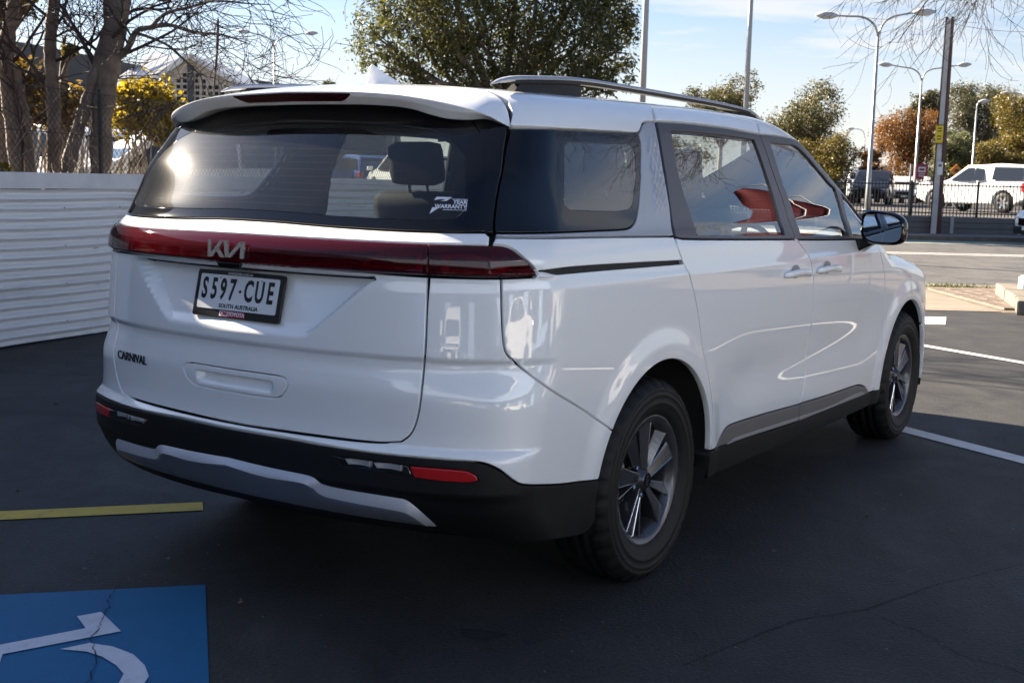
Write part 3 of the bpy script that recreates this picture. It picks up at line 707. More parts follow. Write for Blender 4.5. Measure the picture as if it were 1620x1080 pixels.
nk = len(rowsV[0]); Vs = np.array(rowsV).reshape(-1, 3)
Fs = [(i * nk + k, i * nk + k + 1, (i + 1) * nk + k + 1, (i + 1) * nk + k) for i in range(len(S_) - 1) for k in range(nk - 1)]
sp_ = MB().add(Vs.tolist(), Fs).build('spoiler', M['paint'], CAR, smooth=True)
for e in sp_.data.edges:
    k0, k1 = e.vertices[0] % nk, e.vertices[1] % nk
    if k0 == k1 and k0 in (1, 13, 16): e.use_edge_sharp = True
def sp_face(y, f):
    ay = abs(y); tp = np.array([float(xt(ay)), y, float(zt(ay))]); lo_ = np.array([tp[0] + .018 + .02 * (1 - (ay / .752) ** 4), y * .985, float(zl(ay))])
    return tp + (lo_ - tp) * f + np.array([-.0035, 0, 0])
cv = []; yy = np.linspace(-.262, .262, 31)
for y in yy:
    e_ = abs(y) / .262; f0 = .12 + .0; f1 = .80 - .55 * max(0, (e_ - .82) / .18) ** 1.2
    cv += [sp_face(y, f0), sp_face(y, f1)]
MB().add([tuple(v) for v in cv], [(2 * i, 2 * i + 1, 2 * i + 3, 2 * i + 2) for i in range(30)]).build('brake_light', M['gloss_black'], sp_, smooth=True).data.materials[0] = simple('dark_red_lens', (.045, .004, .008), .12, 0, .8)
# shark fin aerial
mb = MB(); prof = [(-.432, 1.722, .000), (-.425, 1.730, .004), (-.418, 1.755, .008), (-.412, 1.782, .008), (-.402, 1.7935, .005), (-.385, 1.788, .006), (-.350, 1.772, .008), (-.300, 1.757, .011), (-.262, 1.744, .012), (-.235, 1.732, .004)]
vs = []; 
for x, z, w_ in prof:
    for f in (-1, 0, 1): pass
base = []
for i, (x, z, w_) in enumerate(prof):
    zb = float(topz(x, 0)) - .004; bw = .030 * math.sin(math.pi * (i + .6) / (len(prof) + .2)) + .006
    vs += [(x, -bw, zb), (x, -w_ * .9 - .25 * (bw - w_), zb + .45 * (z - zb)), (x, -w_ * .5, z - .002), (x, 0, z), (x, w_ * .5, z - .002), (x, w_ * .9 + .25 * (bw - w_), zb + .45 * (z - zb)), (x, bw, zb)]
fs = [(i * 7 + k, i * 7 + k + 1, (i + 1) * 7 + k + 1, (i + 1) * 7 + k) for i in range(len(prof) - 1) for k in range(6)]
fs += [tuple(range(7)), tuple(range(len(vs) - 7, len(vs)))]
mb.add(vs, fs).build('aerial_fin', M['paint'], CAR, smooth=True)
# roof rails
for sy in (-1, 1):
    xs_ = np.linspace(-.545, 1.715, 60)
    zr = ip([-.56, -.50, -.35, .13, .985, 1.45, 1.62, 1.72], [1.706, 1.723, 1.742, 1.766, 1.762, 1.752, 1.734, 1.710])(xs_)
    rows = []
    for x, z in zip(xs_, zr):
        e_ = min((x + .548) / .10, (1.72 - x) / .16, 1); k = max(e_, .03) ** .5; y = sy * (.612 - .012 * max(0, (x - 1.0)) ** 2)
        sec = [(-.017, -.006), (-.019, .002), (-.012, .010), (.006, .012), (.017, .006), (.019, -.002), (.008, -.008)]
        rows.append([(x, y + sy * a * k * -1, z - .012 + b * k) for a, b in sec])
    vs = [v for r in rows for v in r]; n7 = 7
    fs = [(i * n7 + j, (i + 1) * n7 + j, (i + 1) * n7 + (j + 1) % n7, i * n7 + (j + 1) % n7) for i in range(len(rows) - 1) for j in range(n7)] + [tuple(range(n7)), tuple(range(len(vs) - n7, len(vs)))]
    rail = MB().add(vs, fs).build('roof_rail', M['silver_paint'], CAR, smooth=False)
    vs = []
    for x, z in zip(xs_[3:-3], zr[3:-3]):
        e_ = min((x + .53) / .10, (1.70 - x) / .16, 1); k = max(e_, .03) ** .5; y = sy * (.612 - .012 * max(0, (x - 1.0)) ** 2)
        for a, b in ((-.018, -.014), (-.016, -.026), (.014, -.026), (.018, -.014)): vs.append((x, y - sy * a * k, z - .010 + (b + .010) * k))
    n4 = len(xs_) - 6
    MB().add(vs, [(i * 4 + j, (i + 1) * 4 + j, (i + 1) * 4 + (j + 1) % 4, i * 4 + (j + 1) % 4) for i in range(n4 - 1) for j in range(4)] + [(0, 1, 2, 3), tuple(range(len(vs) - 4, len(vs)))]).build('rail_base', M['black_plastic'], rail)
    for x0, x1, t0, t1 in ((-.44, -.0, .06, .0), (1.42, 1.66, 0, .05)):
        b_ = MB(); y = sy * .606
        zb0, zb1 = float(topz(x0, .6)) - .012, float(topz(x1, .6)) - .012
        za, zb_ = float(np.interp(x0 + t0, xs_, zr)) - .02, float(np.interp(x1 - t1, xs_, zr)) - .02
        vs = [(x0, y - .02, zb0), (x1, y - .02, zb1), (x1 - t1, y - .014, zb_), (x0 + t0, y - .014, za), (x0, y + .02, zb0), (x1, y + .02, zb1), (x1 - t1, y + .014, zb_), (x0 + t0, y + .014, za)]
        b_.add(vs, [(0, 1, 2, 3), (4, 7, 6, 5), (0, 4, 5, 1), (1, 5, 6, 2), (2, 6, 7, 3), (3, 7, 4, 0)]).build('rail_foot', M['black_plastic'], rail)
# door mirrors
for sy in (-1, 1):
    rows = []
    for dx, k in ((.0, .90), (.012, 1.0), (.06, 1.0), (.11, .86), (.145, .55), (.155, .2)):
        ring = []
        for i in range(28):
            a = 2 * math.pi * i / 28; c, s = math.cos(a), math.sin(a)
            e_ = 3.3; rx = abs(c) ** (2 / e_) * math.copysign(1, c) * .108; rz = abs(s) ** (2 / e_) * math.copysign(1, s) * .081
            ring.append((2.10 + dx, sy * (1.088 + rx * k), 1.212 + rz * k * (1 - .10 * c) + .012 * c * -1))
        rows.append(ring)
    vs = [v for r in rows for v in r]; fs = [(i * 28 + j, (i + 1) * 28 + j, (i + 1) * 28 + (j + 1) % 28, i * 28 + (j + 1) % 28) for i in range(5) for j in range(28)] + [tuple(range(5 * 28, 6 * 28))]
    mir = MB().add(vs, fs).build('wing_mirror', M['gloss_black'], CAR, smooth=True)
    mv_ = [(2.104, y_, z_) for (_, y_, z_) in [(0, sy * 1.088 + (v[1] - sy * 1.088) * .94, 1.212 + (v[2] - 1.212) * .92) for v in rows[0]]]
    mv_ = [(2.104 - .012 * 0, a, b) for _, a, b in mv_]
    tilt = [(x - .0 + sy * (y - sy * 1.088) * .05, y, z) for x, y, z in mv_]
    MB().add(tilt, [tuple(range(28))]).build('mirror_glass', simple('mirror_glass', (.20, .27, .38), .01, 1) if 'mirror_glass' not in M else M['mirror_glass'], mir)
    MB().add([(2.12, sy * .945, 1.155), (2.30, sy * .945, 1.150), (2.28, sy * .945, 1.075), (2.15, sy * .945, 1.085), (2.13, sy * 1.045, 1.16), (2.22, sy * 1.045, 1.16), (2.20, sy * 1.035, 1.13), (2.14, sy * 1.035, 1.13)],
             [(0, 1, 2, 3), (4, 7, 6, 5), (0, 4, 5, 1), (1, 5, 6, 2), (2, 6, 7, 3), (3, 7, 4, 0)]).build('mirror_arm', M['gloss_black'], mir, bevel=.008)

# --- badges, number plate, sticker
def face_mtx(u, v, off=.001, roll=0.):
    p = P(np.array([u]), np.array([v]))[0]; n_ = Vector(N(p[None])[0]); right = Vector((0, 0, 1)).cross(n_).normalized(); up = n_.cross(right)
    m_ = Matrix((right, up, n_)).transposed().to_4x4(); m_.translation = Vector(p) + n_ * off
    return m_ @ Matrix.Rotation(roll, 4, 'Z')
# maker's mark on the light bar: five angular strokes
km = face_mtx(UC - .0, 1.163, .003)
def stroke(mb, a, b, w0, w1=None, hor=True):
    w1 = w0 if w1 is None else w1; mb.prism([(a[0] - w0 / 2, a[1]), (a[0] + w0 / 2, a[1]), (b[0] + w1 / 2, b[1]), (b[0] - w1 / 2, b[1])], .006, km)
s_ = .166 / 283.
def kp(x, y): return ((x - 1067) * s_, -(y - 262 - (x - 1067) * .065) * s_ * 1.02)
mb = MB()
for a, b, w_ in (((940, 208), (945, 300), 25), ((953, 298), (1034, 216), 30), ((992, 250), (1046, 306), 34), ((1062, 216), (1082, 306), 32), ((1092, 306), (1186, 228), 32), ((1192, 226), (1190, 314), 28)):
    stroke(mb, kp(*a), kp(*b), w_ * s_)
mb.build('maker_badge', M['badge'], light_bar, bevel=0)
text('model_badge', 'CARNIVAL', .042, face_mtx(-2.135, .757, .0015, R(0)), M['rim'], tailgate, ex=.0015, xs=1.02, bold=.0003)
# camera under the badge
p = P(np.array([UC]), np.array([1.114]))[0]
MB().add([(p[0] - .022, y, z) for y, z in ((.05, 1.122), (-.05, 1.122), (-.035, 1.103), (.035, 1.103))] + [(p[0] + .03, y, z) for y, z in ((.05, 1.122), (-.05, 1.122), (-.035, 1.10), (.035, 1.10))],
         [(0, 1, 2, 3), (4, 7, 6, 5), (0, 4, 5, 1), (1, 5, 6, 2), (2, 6, 7, 3), (3, 7, 4, 0)]).build('reversing_camera', M['gloss_black'], tailgate, bevel=.003)
TL = .2234
pm = Matrix(((0, math.sin(TL), -math.cos(TL), -1.0445), (-1, 0, 0, 0), (0, math.cos(TL), math.sin(TL), 1.0138), (0, 0, 0, 1)))
def rrect(w_, h_, r_, n=5):
    o_ = []
    for sx, sy, a0 in ((1, 1, 0), (-1, 1, 90), (-1, -1, 180), (1, -1, 270)):
        for i in range(n + 1):
            a = R(a0 + 90 * i / n); o_.append((sx * (w_ / 2 - r_) + r_ * math.cos(a), sy * (h_ / 2 - r_) + r_ * math.sin(a)))
    return o_
plate = MB().prism(rrect(.386, .151, .009), .010, pm @ Matrix.Translation((0, 0, -.006))).build('number_plate', M['frame_black'], CAR)
plate['label'] = 'white number plate in a black dealer frame'
MB().prism(rrect(.352, .112, .006), .0052, pm @ Matrix.Translation((0, .0055, 0))).build('plate_face', M['plate_white'], plate)
for s, x0, w_ in (('S', -.150, .05), ('5', -.107, .05), ('9', -.066, .05), ('7', -.025, .05), ('C', .048, .05), ('U', .096, .05), ('E', .143, .05)):
    text('plate_character', s, .094, pm @ Matrix.Translation((x0, .0125, .0056)), M['plate_black'], plate, ex=.0007, xs=.60, bold=.0026)
MB().prism([(math.cos(a) * .0052 + .011, math.sin(a) * .0052 + .012) for a in np.linspace(0, 2 * math.pi, 11)[:-1]], .0065, pm).build('plate_dot', M['plate_black'], plate)
text('plate_lettering', 'SOUTH AUSTRALIA', .0185, pm @ Matrix.Translation((.012, -.0385, .0056)), M['plate_black'], plate, ex=.0006, xs=1.08, bold=.0004)
text('plate_lettering', 'cmitoyota.com.au', .0155, pm @ Matrix.Translation((0, .0688, .0045)), M['decal_white'], plate, ex=.0004, xs=1.0)
MB().prism([(-.068, -.0720), (.046, -.0720), (.046, -.0535), (-.068, -.0535)], .0048, pm).build('dealer_label', M['label_red'], plate)
MB().prism([(-.067, -.0710), (-.030, -.0710), (-.030, -.0545), (-.067, -.0545)], .0053, pm).build('dealer_label', M['decal_white'], plate)
text('plate_lettering', 'CMI', .0180, pm @ Matrix.Translation((-.0485, -.0628, .0056)), M['label_red'], plate, ex=.0004, xs=1.0, bold=.0005)
text('plate_lettering', 'TOYOTA', .0180, pm @ Matrix.Translation((.0085, -.0628, .0051)), M['decal_white'], plate, ex=.0004, xs=.98, bold=.0004)
for x in (-.085, .10): 
    MB().prism([(x + .0035 * math.cos(a), .052 + .0035 * math.sin(a)) for a in np.linspace(0, 6.28, 9)[:-1]], .0068, pm).build('screw', M['chrome'], plate)
# warranty sticker low in the right corner of the rear window
wm = face_mtx(-.905, 1.320, .0008)
mb = MB()
mb.prism([(-.050, .016), (-.044, .027), (.004, .027), (-.012, .014), (-.030, .014), (-.012, .020), (-.03, .020)], .0003, wm)
mb.prism([(-.052, -.008), (-.030, -.008), (-.048, -.0215), (-.058, -.030)], .0003, wm)
for a, b, c, d in ((.004, .0215, .052, .020), (.0505, .0215, .052, -.016), (-.020, -.0145, .052, -.016)): mb.prism([(a, b), (c, b), (c, d), (a, d)], .0003, wm)
stk = mb.build('window_sticker', M['decal_white'], rear_window)
text('sticker_lettering', 'YEAR', .0185, wm @ Matrix.Translation((.030, .0110, 0)), M['decal_white'], rear_window, ex=.0003, xs=.95, bold=.0005)
text('sticker_lettering', 'WARRANTY', .0185, wm @ Matrix.Translation((.003, -.0045, 0)), M['decal_white'], rear_window, ex=.0003, xs=.95, bold=.0005)

# --- inner shell behind the gaps, wheel wells, floor
def shell(sgn):
    us = np.arange(UC, 3.5, .022); vsz = np.arange(.30, 1.62, .018)
    U_, V_ = np.meshgrid(us, vsz, indexing='ij'); Pp = P(U_, V_); Nn = N(Pp); Q = Pp - .026 * Nn
    nV = len(vsz); q = Q.reshape(-1, 3)
    cen = np.stack(np.meshgrid(us[:-1] + .011, vsz[:-1] + .009, indexing='ij'), -1).reshape(-1, 2)
    skip = np.zeros(len(cen), bool)
    for h in (QPANE, SGL, FGL, FQ, mirror_loop(pane_half)): skip |= inside(cen, np.array(h))
    skip |= (cen[:, 0] < -.55) & (cen[:, 1] > 1.50); skip |= (cen[:, 1] > 1.12) & (cen[:, 0] > 2.45)
    pc = Q[:-1, :-1].reshape(-1, 3)
    for c_ in (.03, 3.07): skip |= np.hypot(pc[:, 0] - c_, pc[:, 2] - .36) < ARC + .03
    fs = []
    for t_ in np.nonzero(~skip)[0]:
        i, j = divmod(int(t_), nV - 1); fs.append((i * nV + j, (i + 1) * nV + j, (i + 1) * nV + j + 1, i * nV + j + 1))
    return (q * [1, sgn, 1]).tolist(), fs
mb = MB()
for sgn in (1, -1): mb.add(*shell(sgn))
sh = mb.build('inner_shell', M['interior'], CAR, fix=False)
for hole in (QPANE, SGL, FGL, FQ):                       # smooth lining round every side window
    h = resample(np.array(hole, float), .03); both('window_lining', inset(h, -.034).tolist(), M['interior'], CAR, [inset(h, -.002).tolist()], step=.03, off=-.030, gap=0, fold=.004)
h = resample(np.array(mirror_loop(pane_half)), .04); one('window_lining', inset(h, -.034).tolist(), M['interior'], CAR, [inset(h, -.002).tolist()], step=.04, off=-.030, gap=0, fold=.004)
for cx0 in (.03, 3.07):
    for sy in (-1, 1):
        mb = MB(); prof = [(ARC + .012, sy * .955), (ARC + .012, sy * .62), (.0, sy * .62)]
        A = np.linspace(R(-14), R(194), 30); vs = [(cx0 + r_ * math.cos(a), y, .36 + r_ * math.sin(a)) for a in A for r_, y in prof]
        mb.add(vs, [(i * 3 + k, (i + 1) * 3 + k, (i + 1) * 3 + k + 1, i * 3 + k + 1) for i in range(29) for k in range(2)]).build('wheel_arch_liner', M['dark'], CAR, smooth=True)
mb = MB()
for a, b in (((-.90, -.66, .375), (-.42, .66, .45)), ((.50, -.86, .22), (2.58, .86, .34)), ((-.5, -.60, .25), (3.8, .60, .40)), ((3.52, -.7, .24), (3.80, .7, .5))): mb.box(a, b)
mb.build('underbody', M['dark'], CAR)

# --- cabin
def cushion(mb, a, b, bev=.04):
    mb.box(a, b)
def soft_box(name, c, s, rx, parent, m, bev):
    mtx = Matrix.Translation(c) @ Matrix.Rotation(rx, 4, 'Y')
    return MB().box((-s[0] / 2, -s[1] / 2, -s[2] / 2), (s[0] / 2, s[1] / 2, s[2] / 2), mtx).build(name, m, parent, smooth=True, bevel=bev)
def seat(x, y, zb, w_=.50, hr=1.0):
    s_ = soft_box('seat', (x + .02, y, zb), (.50, w_, .16), R(-4), CAR, M['seat'], .05)
    soft_box('backrest', (x - .28, y, zb + .36), (.14, w_, .66), R(-16), s_, M['seat'], .055)
    soft_box('headrest', (x - .405, y, zb + .80), (.10, .265, .19), R(-12), s_, M['seat'], .045)
    for d in (-.05, .05): MB().tube([(x - .37, y + d, zb + .63), (x - .40, y + d, zb + .74)], .007, 5).build('headrest_post', M['chrome'], s_)
for x, y in ((1.62, -.40), (1.62, .40), (.86, -.42), (.86, .47)): seat(x, y, .66)
soft_box('dashboard', (2.30, 0, 1.0), (.42, 1.6, .24), 0, CAR, M['interior'], .06)
soft_box('cargo_floor', (-.62, 0, .55), (.55, 1.5, .06), 0, CAR, M['interior'], .01)
soft_box('cabin_floor', (1.0, 0, .42), (3.0, 1.7, .06), 0, CAR, M['interior'], .01)
mb = MB(); sw = Matrix.Translation((1.98, -.40, 1.04)) @ Matrix.Rotation(R(-62), 4, 'Y')
mb.tube([sw @ Vector((.185 * math.cos(a), .185 * math.sin(a), 0)) for a in np.linspace(0, 2 * math.pi, 33)], .014, 7, cap=False)
mb.box((-.17, -.012, -.01), (.17, .012, .01), sw).box((-.05, -.05, -.02), (.05, .05, .02), sw)
mb.build('steering_wheel', M['interior'], CAR, smooth=False)
soft_box('rear_view_mirror', (1.72, 0, 1.50), (.03, .22, .06), 0, CAR, M['interior'], .012)

# --- wheels
def tyre_geo():
    prof = [(.222, -.085), (.236, -.103), (.262, -.117), (.275, -.119), (.279, -.1225), (.284, -.119), (.303, -.1205), (.307, -.1235), (.312, -.1205), (.322, -.118), (.326, -.1205), (.331, -.117), (.345, -.107), (.354, -.096), (.3595, -.088),
            (.3635, -.072), (.3645, -.060), (.357, -.0575), (.357, -.0485), (.3655, -.046), (.3665, -.018), (.358, -.0155), (.358, -.0065), (.3665, -.004), (.3665, .030), (.358, .0325), (.358, .042), (.365, .0445), (.3595, .088), (.345, .107), (.30, .120), (.24, .103), (.222, .085)]
    n = 180; k0 = len(prof); vs = []; fs = []
    for i in range(n):
        a = 2 * math.pi * i / n
        for k, (r_, y) in enumerate(prof):
            if 12 <= k <= 16 and i % 5 == 0: r_ -= .011
            if 10 <= k <= 11 and i % 10 == 0: r_ -= .006
            if k in (19, 20) and (i + 1) % 4 == 0: r_ -= .004
            if k in (23, 24) and (i + 2) % 4 == 0: r_ -= .004
            if 26 < k < 29 and i % 5 == 2: r_ -= .0075
            z = r_ * math.sin(a)
            if z < -.357: z = -.357 - (z + .357) * -.15          # flattened on the ground
            vs.append((r_ * math.cos(a), y, z))
    for i in range(n):
        j = (i + 1) % n
        for k in range(k0 - 1): fs.append((i * k0 + k, i * k0 + k + 1, j * k0 + k + 1, j * k0 + k))
    return vs, fs
def pol(r_, a, y): return (r_ * math.cos(a), y, r_ * math.sin(a))
def wheel(x, sy, rot):
    yc = .852
    tm = MB().add(*tyre_geo())
    ty = tm.build('tyre', M['tyre'], None, smooth=True)
    wmx = Matrix.Translation((x, sy * yc, .3585)) @ (Matrix.Identity(4) if sy < 0 else Matrix.Rotation(math.pi, 4, 'Z'))
    whe = empty('wheel'); whe.parent = CAR; whe.matrix_local = wmx
    ty.parent = whe
    # barrel + flange
    rb = MB().lathe([(.2205, .09), (.198, .088), (.192, .02), (.190, -.060), (.1985, -.080), (.2075, -.088), (.2110, -.094), (.2255, -.0985), (.2335, -.1015), (.2360, -.0985), (.2335, -.093), (.2215, -.088)], 96)
    rb.build('rim', M['rim'], whe, smooth=True)
    dk = MB().lathe([(.0, .0), (.19, .005), (.19, .03)], 48); dk.build('brake_disc', M['dark'], whe, smooth=True)
    MB().lathe([(.07, -.024), (.150, -.024), (.150, -.008), (.07, -.008)], 64).build('brake_disc', M['steel'], whe)
    MB().box((-.135, -.045, -.07), (-.075, .01, .07)).build('brake_caliper', M['steel'], whe, bevel=.012)
    # five wide blades, each with a slim companion
    for k in range(5):
        a0 = rot + k * 2 * math.pi / 5
        def blade(mb, ra, rb_, wa, wb, tw, ya, yb, th, dip):
            """blade from radius ra to rb_, half widths wa..wb, twisted sideways by tw"""
            nn = 9; top = []; 
            for i in range(nn):
                t_ = i / (nn - 1); r_ = ra + (rb_ - ra) * t_; w_ = wa + (wb - wa) * t_ ** 1.3; c = tw * t_ ** 1.2; y = ya + (yb - ya) * t_ - .012 * math.sin(math.pi * t_) * 0
                top.append([(r_, c - w_, y + .0015), (r_, c - w_ * .82, y), (r_, c + w_ * .70, y + dip), (r_, c + w_, y + dip + .003), (r_, c + w_ * .92, y + th), (r_, c - w_ * .92, y + th)])
            ca, sa = math.cos(a0), math.sin(a0); vs = [(q[0] * ca - q[1] * sa, q[2], q[0] * sa + q[1] * ca) for row in top for q in row]; m6 = 6
            fs = [(i * m6 + j, (i + 1) * m6 + j, (i + 1) * m6 + (j + 1) % m6, i * m6 + (j + 1) % m6) for i in range(nn - 1) for j in range(m6)] + [tuple(range(m6)), tuple(range(len(vs) - m6, len(vs)))]
            mb.add(vs, fs)
        mb = MB(); blade(mb, .040, .209, .018, .040, .010, -.083, -.089, .055, .007)
        sp = mb.build('spoke', M['rim'], whe)
        a0 = rot + k * 2 * math.pi / 5 + R(29)
        mb = MB(); blade(mb, .044, .208, .012, .027, .008, -.076, -.087, .055, .018); mb.build('spoke', M['rim'], whe)
        # bright machined lines along the blade edges
        a0 = rot + k * 2 * math.pi / 5
        for sgn, off_ in ((1, .0), (-1, .0)):
            pts = []
            for t_ in np.linspace(.12, 1, 8):
                r_ = .040 + .166 * t_; w_ = .018 + .022 * t_ ** 1.3; c = .010 * t_ ** 1.2 + (w_ if sgn > 0 else -w_ * .84); y = -.083 - .006 * t_ + (.0085 if sgn > 0 else .0)
                pts.append((r_ * math.cos(a0) - c * math.sin(a0), y, r_ * math.sin(a0) + c * math.cos(a0)))
            MB().tube(pts, .0016, 4).build('machined_edge', M['rim_edge'], whe)
        a1 = rot + R(36) + k * 2 * math.pi / 5
        c = Vector(pol(.057, a1, -.060)); MB().tube([c + Vector((0, .02, 0)), c + Vector((0, -.012, 0)), c + Vector((0, -.015, 0))], [.0105, .0105, .008], 6).build('wheel_nut', M['chrome'], whe)
    MB().lathe([(.0, -.0935), (.026, -.0935), (.031, -.090), (.033, -.080), (.05, -.070), (.058, -.03)], 40).build('hub', M['rim'], whe, smooth=True)
    cm = Matrix(((1, 0, 0, 0), (0, 0, -1, -.0938), (0, 1, 0, 0), (0, 0, 0, 1)))
    MB().lathe([(.0, -.0942), (.0265, -.0942), (.0275, -.092)], 32).build('hub_cap', M['gloss_black'], whe)
    hb = MB()
    for a, b in (((-.016, -.006), (-.014, .006)), ((-.012, -.006), (-.003, .007)), ((-.004, .0065), (.001, -.0065)), ((.002, -.0065), (.013, .0065)), ((.014, .0065), (.0145, -.0065))):
        hb.prism([(a[0] - .0013, a[1]), (a[0] + .0013, a[1]), (b[0] + .0013, b[1]), (b[0] - .0013, b[1])], .0008, cm @ Matrix.Rotation(R(80), 4, 'Z') @ Matrix.Translation((0, 0, .0004)))
    hb.build('hub_mark', M['chrome'], whe, fix=False)
    return whe
wheel(.0, -1, R(92)); wheel(3.07, -1, R(100)); wheel(.0, 1, R(60)); wheel(3.07, 1, R(20))
# ------------------------------------------------------------------ ground and street
def sheet(name, pts, z, m, label=None):
    o = MB().add([(p[0], p[1], z) for p in pts], [tuple(range(len(pts)))]).build(name, m, fix=False); me = o.data
    if me.polygons[0].normal.z < 0: me.flip_normals()
    return tag(o, label, kind='structure')
def asphalt(name, c0, c1, patch, fine=260, rough=.78):
    m, t, b = mat(name)
    big = noise(t, patch, 5, .6); fi = noise(t, fine, 3, .6); mid = noise(t, 3.5, 6, .65, stretch=(1., .35, 1))
    c = ramp(t, big, [(.3, c0), (.72, c1)])
    mx = node(t, 'ShaderNodeMix', data_type='RGBA', blend_type='MULTIPLY'); mx.inputs[0].default_value = 1
    t.links.new(c, mx.inputs[6]); t.links.new(ramp(t, fi, [(.3, (.55, .55, .55)), (.62, (1.0, 1.0, 1.0)), (.78, (1.9, 1.9, 1.9))]), mx.inputs[7])
    m2 = node(t, 'ShaderNodeMix', data_type='RGBA', blend_type='MULTIPLY'); m2.inputs[0].default_value = 1
    t.links.new(mx.outputs[2], m2.inputs[6]); t.links.new(ramp(t, mid, [(.3, (.72, .72, .74)), (.7, (1.18, 1.17, 1.15))]), m2.inputs[7])
    t.links.new(m2.outputs[2], b.inputs['Base Color'])
    sp = noise(t, 75, 2, .5); m3 = node(t, 'ShaderNodeMix', data_type='RGBA', blend_type='MULTIPLY'); m3.inputs[0].default_value = 1
    t.links.new(m2.outputs[2], m3.inputs[6]); t.links.new(ramp(t, sp, [(.25, (.6, .6, .62)), (.5, (1, 1, 1)), (.66, (1.15, 1.15, 1.13)), (.74, (2.1, 2.05, 1.95))]), m3.inputs[7])
    st = noise(t, .9, 7, .72, dist=1.2); m4 = node(t, 'ShaderNodeMix', data_type='RGBA', blend_type='MULTIPLY'); m4.inputs[0].default_value = 1
    t.links.new(m3.outputs[2], m4.inputs[6]); t.links.new(ramp(t, st, [(.30, (.55, .55, .57)), (.42, (.95, .95, .95)), (.62, (1.05, 1.05, 1.04)), (.72, (1.45, 1.43, 1.38))]), m4.inputs[7])
    t.links.new(m4.outputs[2], b.inputs['Base Color'])
    t.links.new(ramp(t, st, [(.3, (rough - .22,) * 3), (.6, (rough,) * 3)]), b.inputs['Roughness']); b.inputs['Specular IOR Level'].default_value = .32
    bump(t, b, sp, .6, .006)
    return m
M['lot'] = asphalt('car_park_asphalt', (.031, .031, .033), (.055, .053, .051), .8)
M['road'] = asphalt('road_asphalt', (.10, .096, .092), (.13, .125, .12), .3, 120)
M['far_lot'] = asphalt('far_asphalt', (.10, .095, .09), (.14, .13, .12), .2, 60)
M['concrete'] = simple('concrete', (.20, .168, .13), .85, var=.18, vscale=2.5, bmp=.3, bscale=120)
M['kerb'] = simple('kerb_concrete', (.165, .142, .115), .85, var=.2, vscale=5, bmp=.3, bscale=90)
M['bricks'] = simple('paver', (.165, .128, .10), .85, var=.25, vscale=9, bmp=.4, bscale=80)
M['earth'] = simple('earth', (.15, .115, .08), .95, var=.35, vscale=4)
def worn(name, col, wear=.55, under=(.045, .045, .048), sc=14):
    m, t, b = mat(name); n1 = noise(t, sc, 8, .7); n2 = noise(t, 160, 3, .6); ad = node(t, 'ShaderNodeMath', operation='ADD'); t.links.new(n1, ad.inputs[0]); ml = node(t, 'ShaderNodeMath', operation='MULTIPLY'); t.links.new(n2, ml.inputs[0]); ml.inputs[1].default_value = .35; t.links.new(ml.outputs[0], ad.inputs[1])
    t.links.new(ramp(t, ad.outputs[0], [(wear - .14, tuple(u * .5 + c * .5 for u, c in zip(under, col))), (wear, tuple(c * .88 for c in col)), (wear + .25, col)]), b.inputs['Base Color'])
    b.inputs['Roughness'].default_value = .7; bump(t, b, n2, .3, .003); return m
M['white_line'] = worn('worn_white_paint', (.70, .69, .66)); M['yellow_line'] = worn('worn_yellow_paint', (.62, .44, .06), .6); M['blue_line'] = worn('blue_bay_paint', (.003, .118, .27), .47, (.012, .05, .095), 9); M['sym_line'] = worn('white_symbol_paint', (.62, .64, .72), .56)
M['green_lane'] = worn('green_bike_lane_paint', (.10, .15, .125), .5, (.09, .1, .09), 3)
M['crack'] = simple('crack', (.006, .006, .007), .95)
sheet('ground', [(-900, -500), (900, -500), (900, 1500), (-900, 1500)], -.03, M['earth'])
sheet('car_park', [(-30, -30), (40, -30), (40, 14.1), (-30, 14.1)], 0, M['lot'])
sheet('road', [(-120, 18.1), (160, 18.1), (160, 34.5), (-120, 34.5)], -.006, M['road'])
sheet('verge', [(-120, 14.1), (160, 14.1), (160, 17.75), (-120, 17.75)], .0, M['earth'])
sheet('driveway', [(4.2, 14.104), (5.74, 14.104), (5.80, 16.9), (5.4, 17.75), (4.2, 17.75)], .006, M['concrete'])
sheet('driveway_apron', [(4.2, 17.75), (8.4, 17.75), (8.4, 18.14), (4.2, 18.14)], .004, M['concrete'])
# brick paving of the verge: single pavers near the driveway, joints recessed
paving = sheet('paving', [(5.84, 14.35), (11.5, 14.35), (11.5, 17.05), (5.84, 17.05)], .003, M['kerb'], 'brick paved strip beside the driveway')
pm_ = bpy.data.meshes.new('paver'); bmx = bmesh.new(); bmesh.ops.create_cube(bmx, size=1); bmesh.ops.scale(bmx, vec=(.222, .108, .03), verts=bmx.verts); bmesh.ops.bevel(bmx, geom=[e for e in bmx.edges if e.verts[0].co.z > 0 and e.verts[1].co.z > 0], offset=.006, segments=1, affect='EDGES'); bmx.to_mesh(pm_); bmx.free(); pm_.materials.append(M['bricks'])
k_ = 0
for i in range(12):
    for j in range(24):
        o = bpy.data.objects.new('paver', pm_); COL.objects.link(o); o.parent = paving
        o.location = (5.99 + i * .231 + 0, 14.42 + j * .112, .012 + random.uniform(-.002, .002)); o.rotation_euler = (random.uniform(-.012, .012), random.uniform(-.012, .012), random.uniform(-.01, .01))
sheet('footpath', [(-120, 17.1), (4.2, 17.1), (4.2, 17.74), (-120, 17.74)], .010, M['concrete'])
kb = MB(); kb.box((-120, 17.76, -.02), (3.9, 18.1, .10)).box((8.5, 17.76, -.02), (160, 18.1, .10)); tag(kb.build('kerb', M['kerb'], bevel=.02), kind='structure')
sheet('bike_lane', [(-120, 32.4), (160, 32.4), (160, 34.3), (-120, 34.3)], -.002, M['green_lane'])
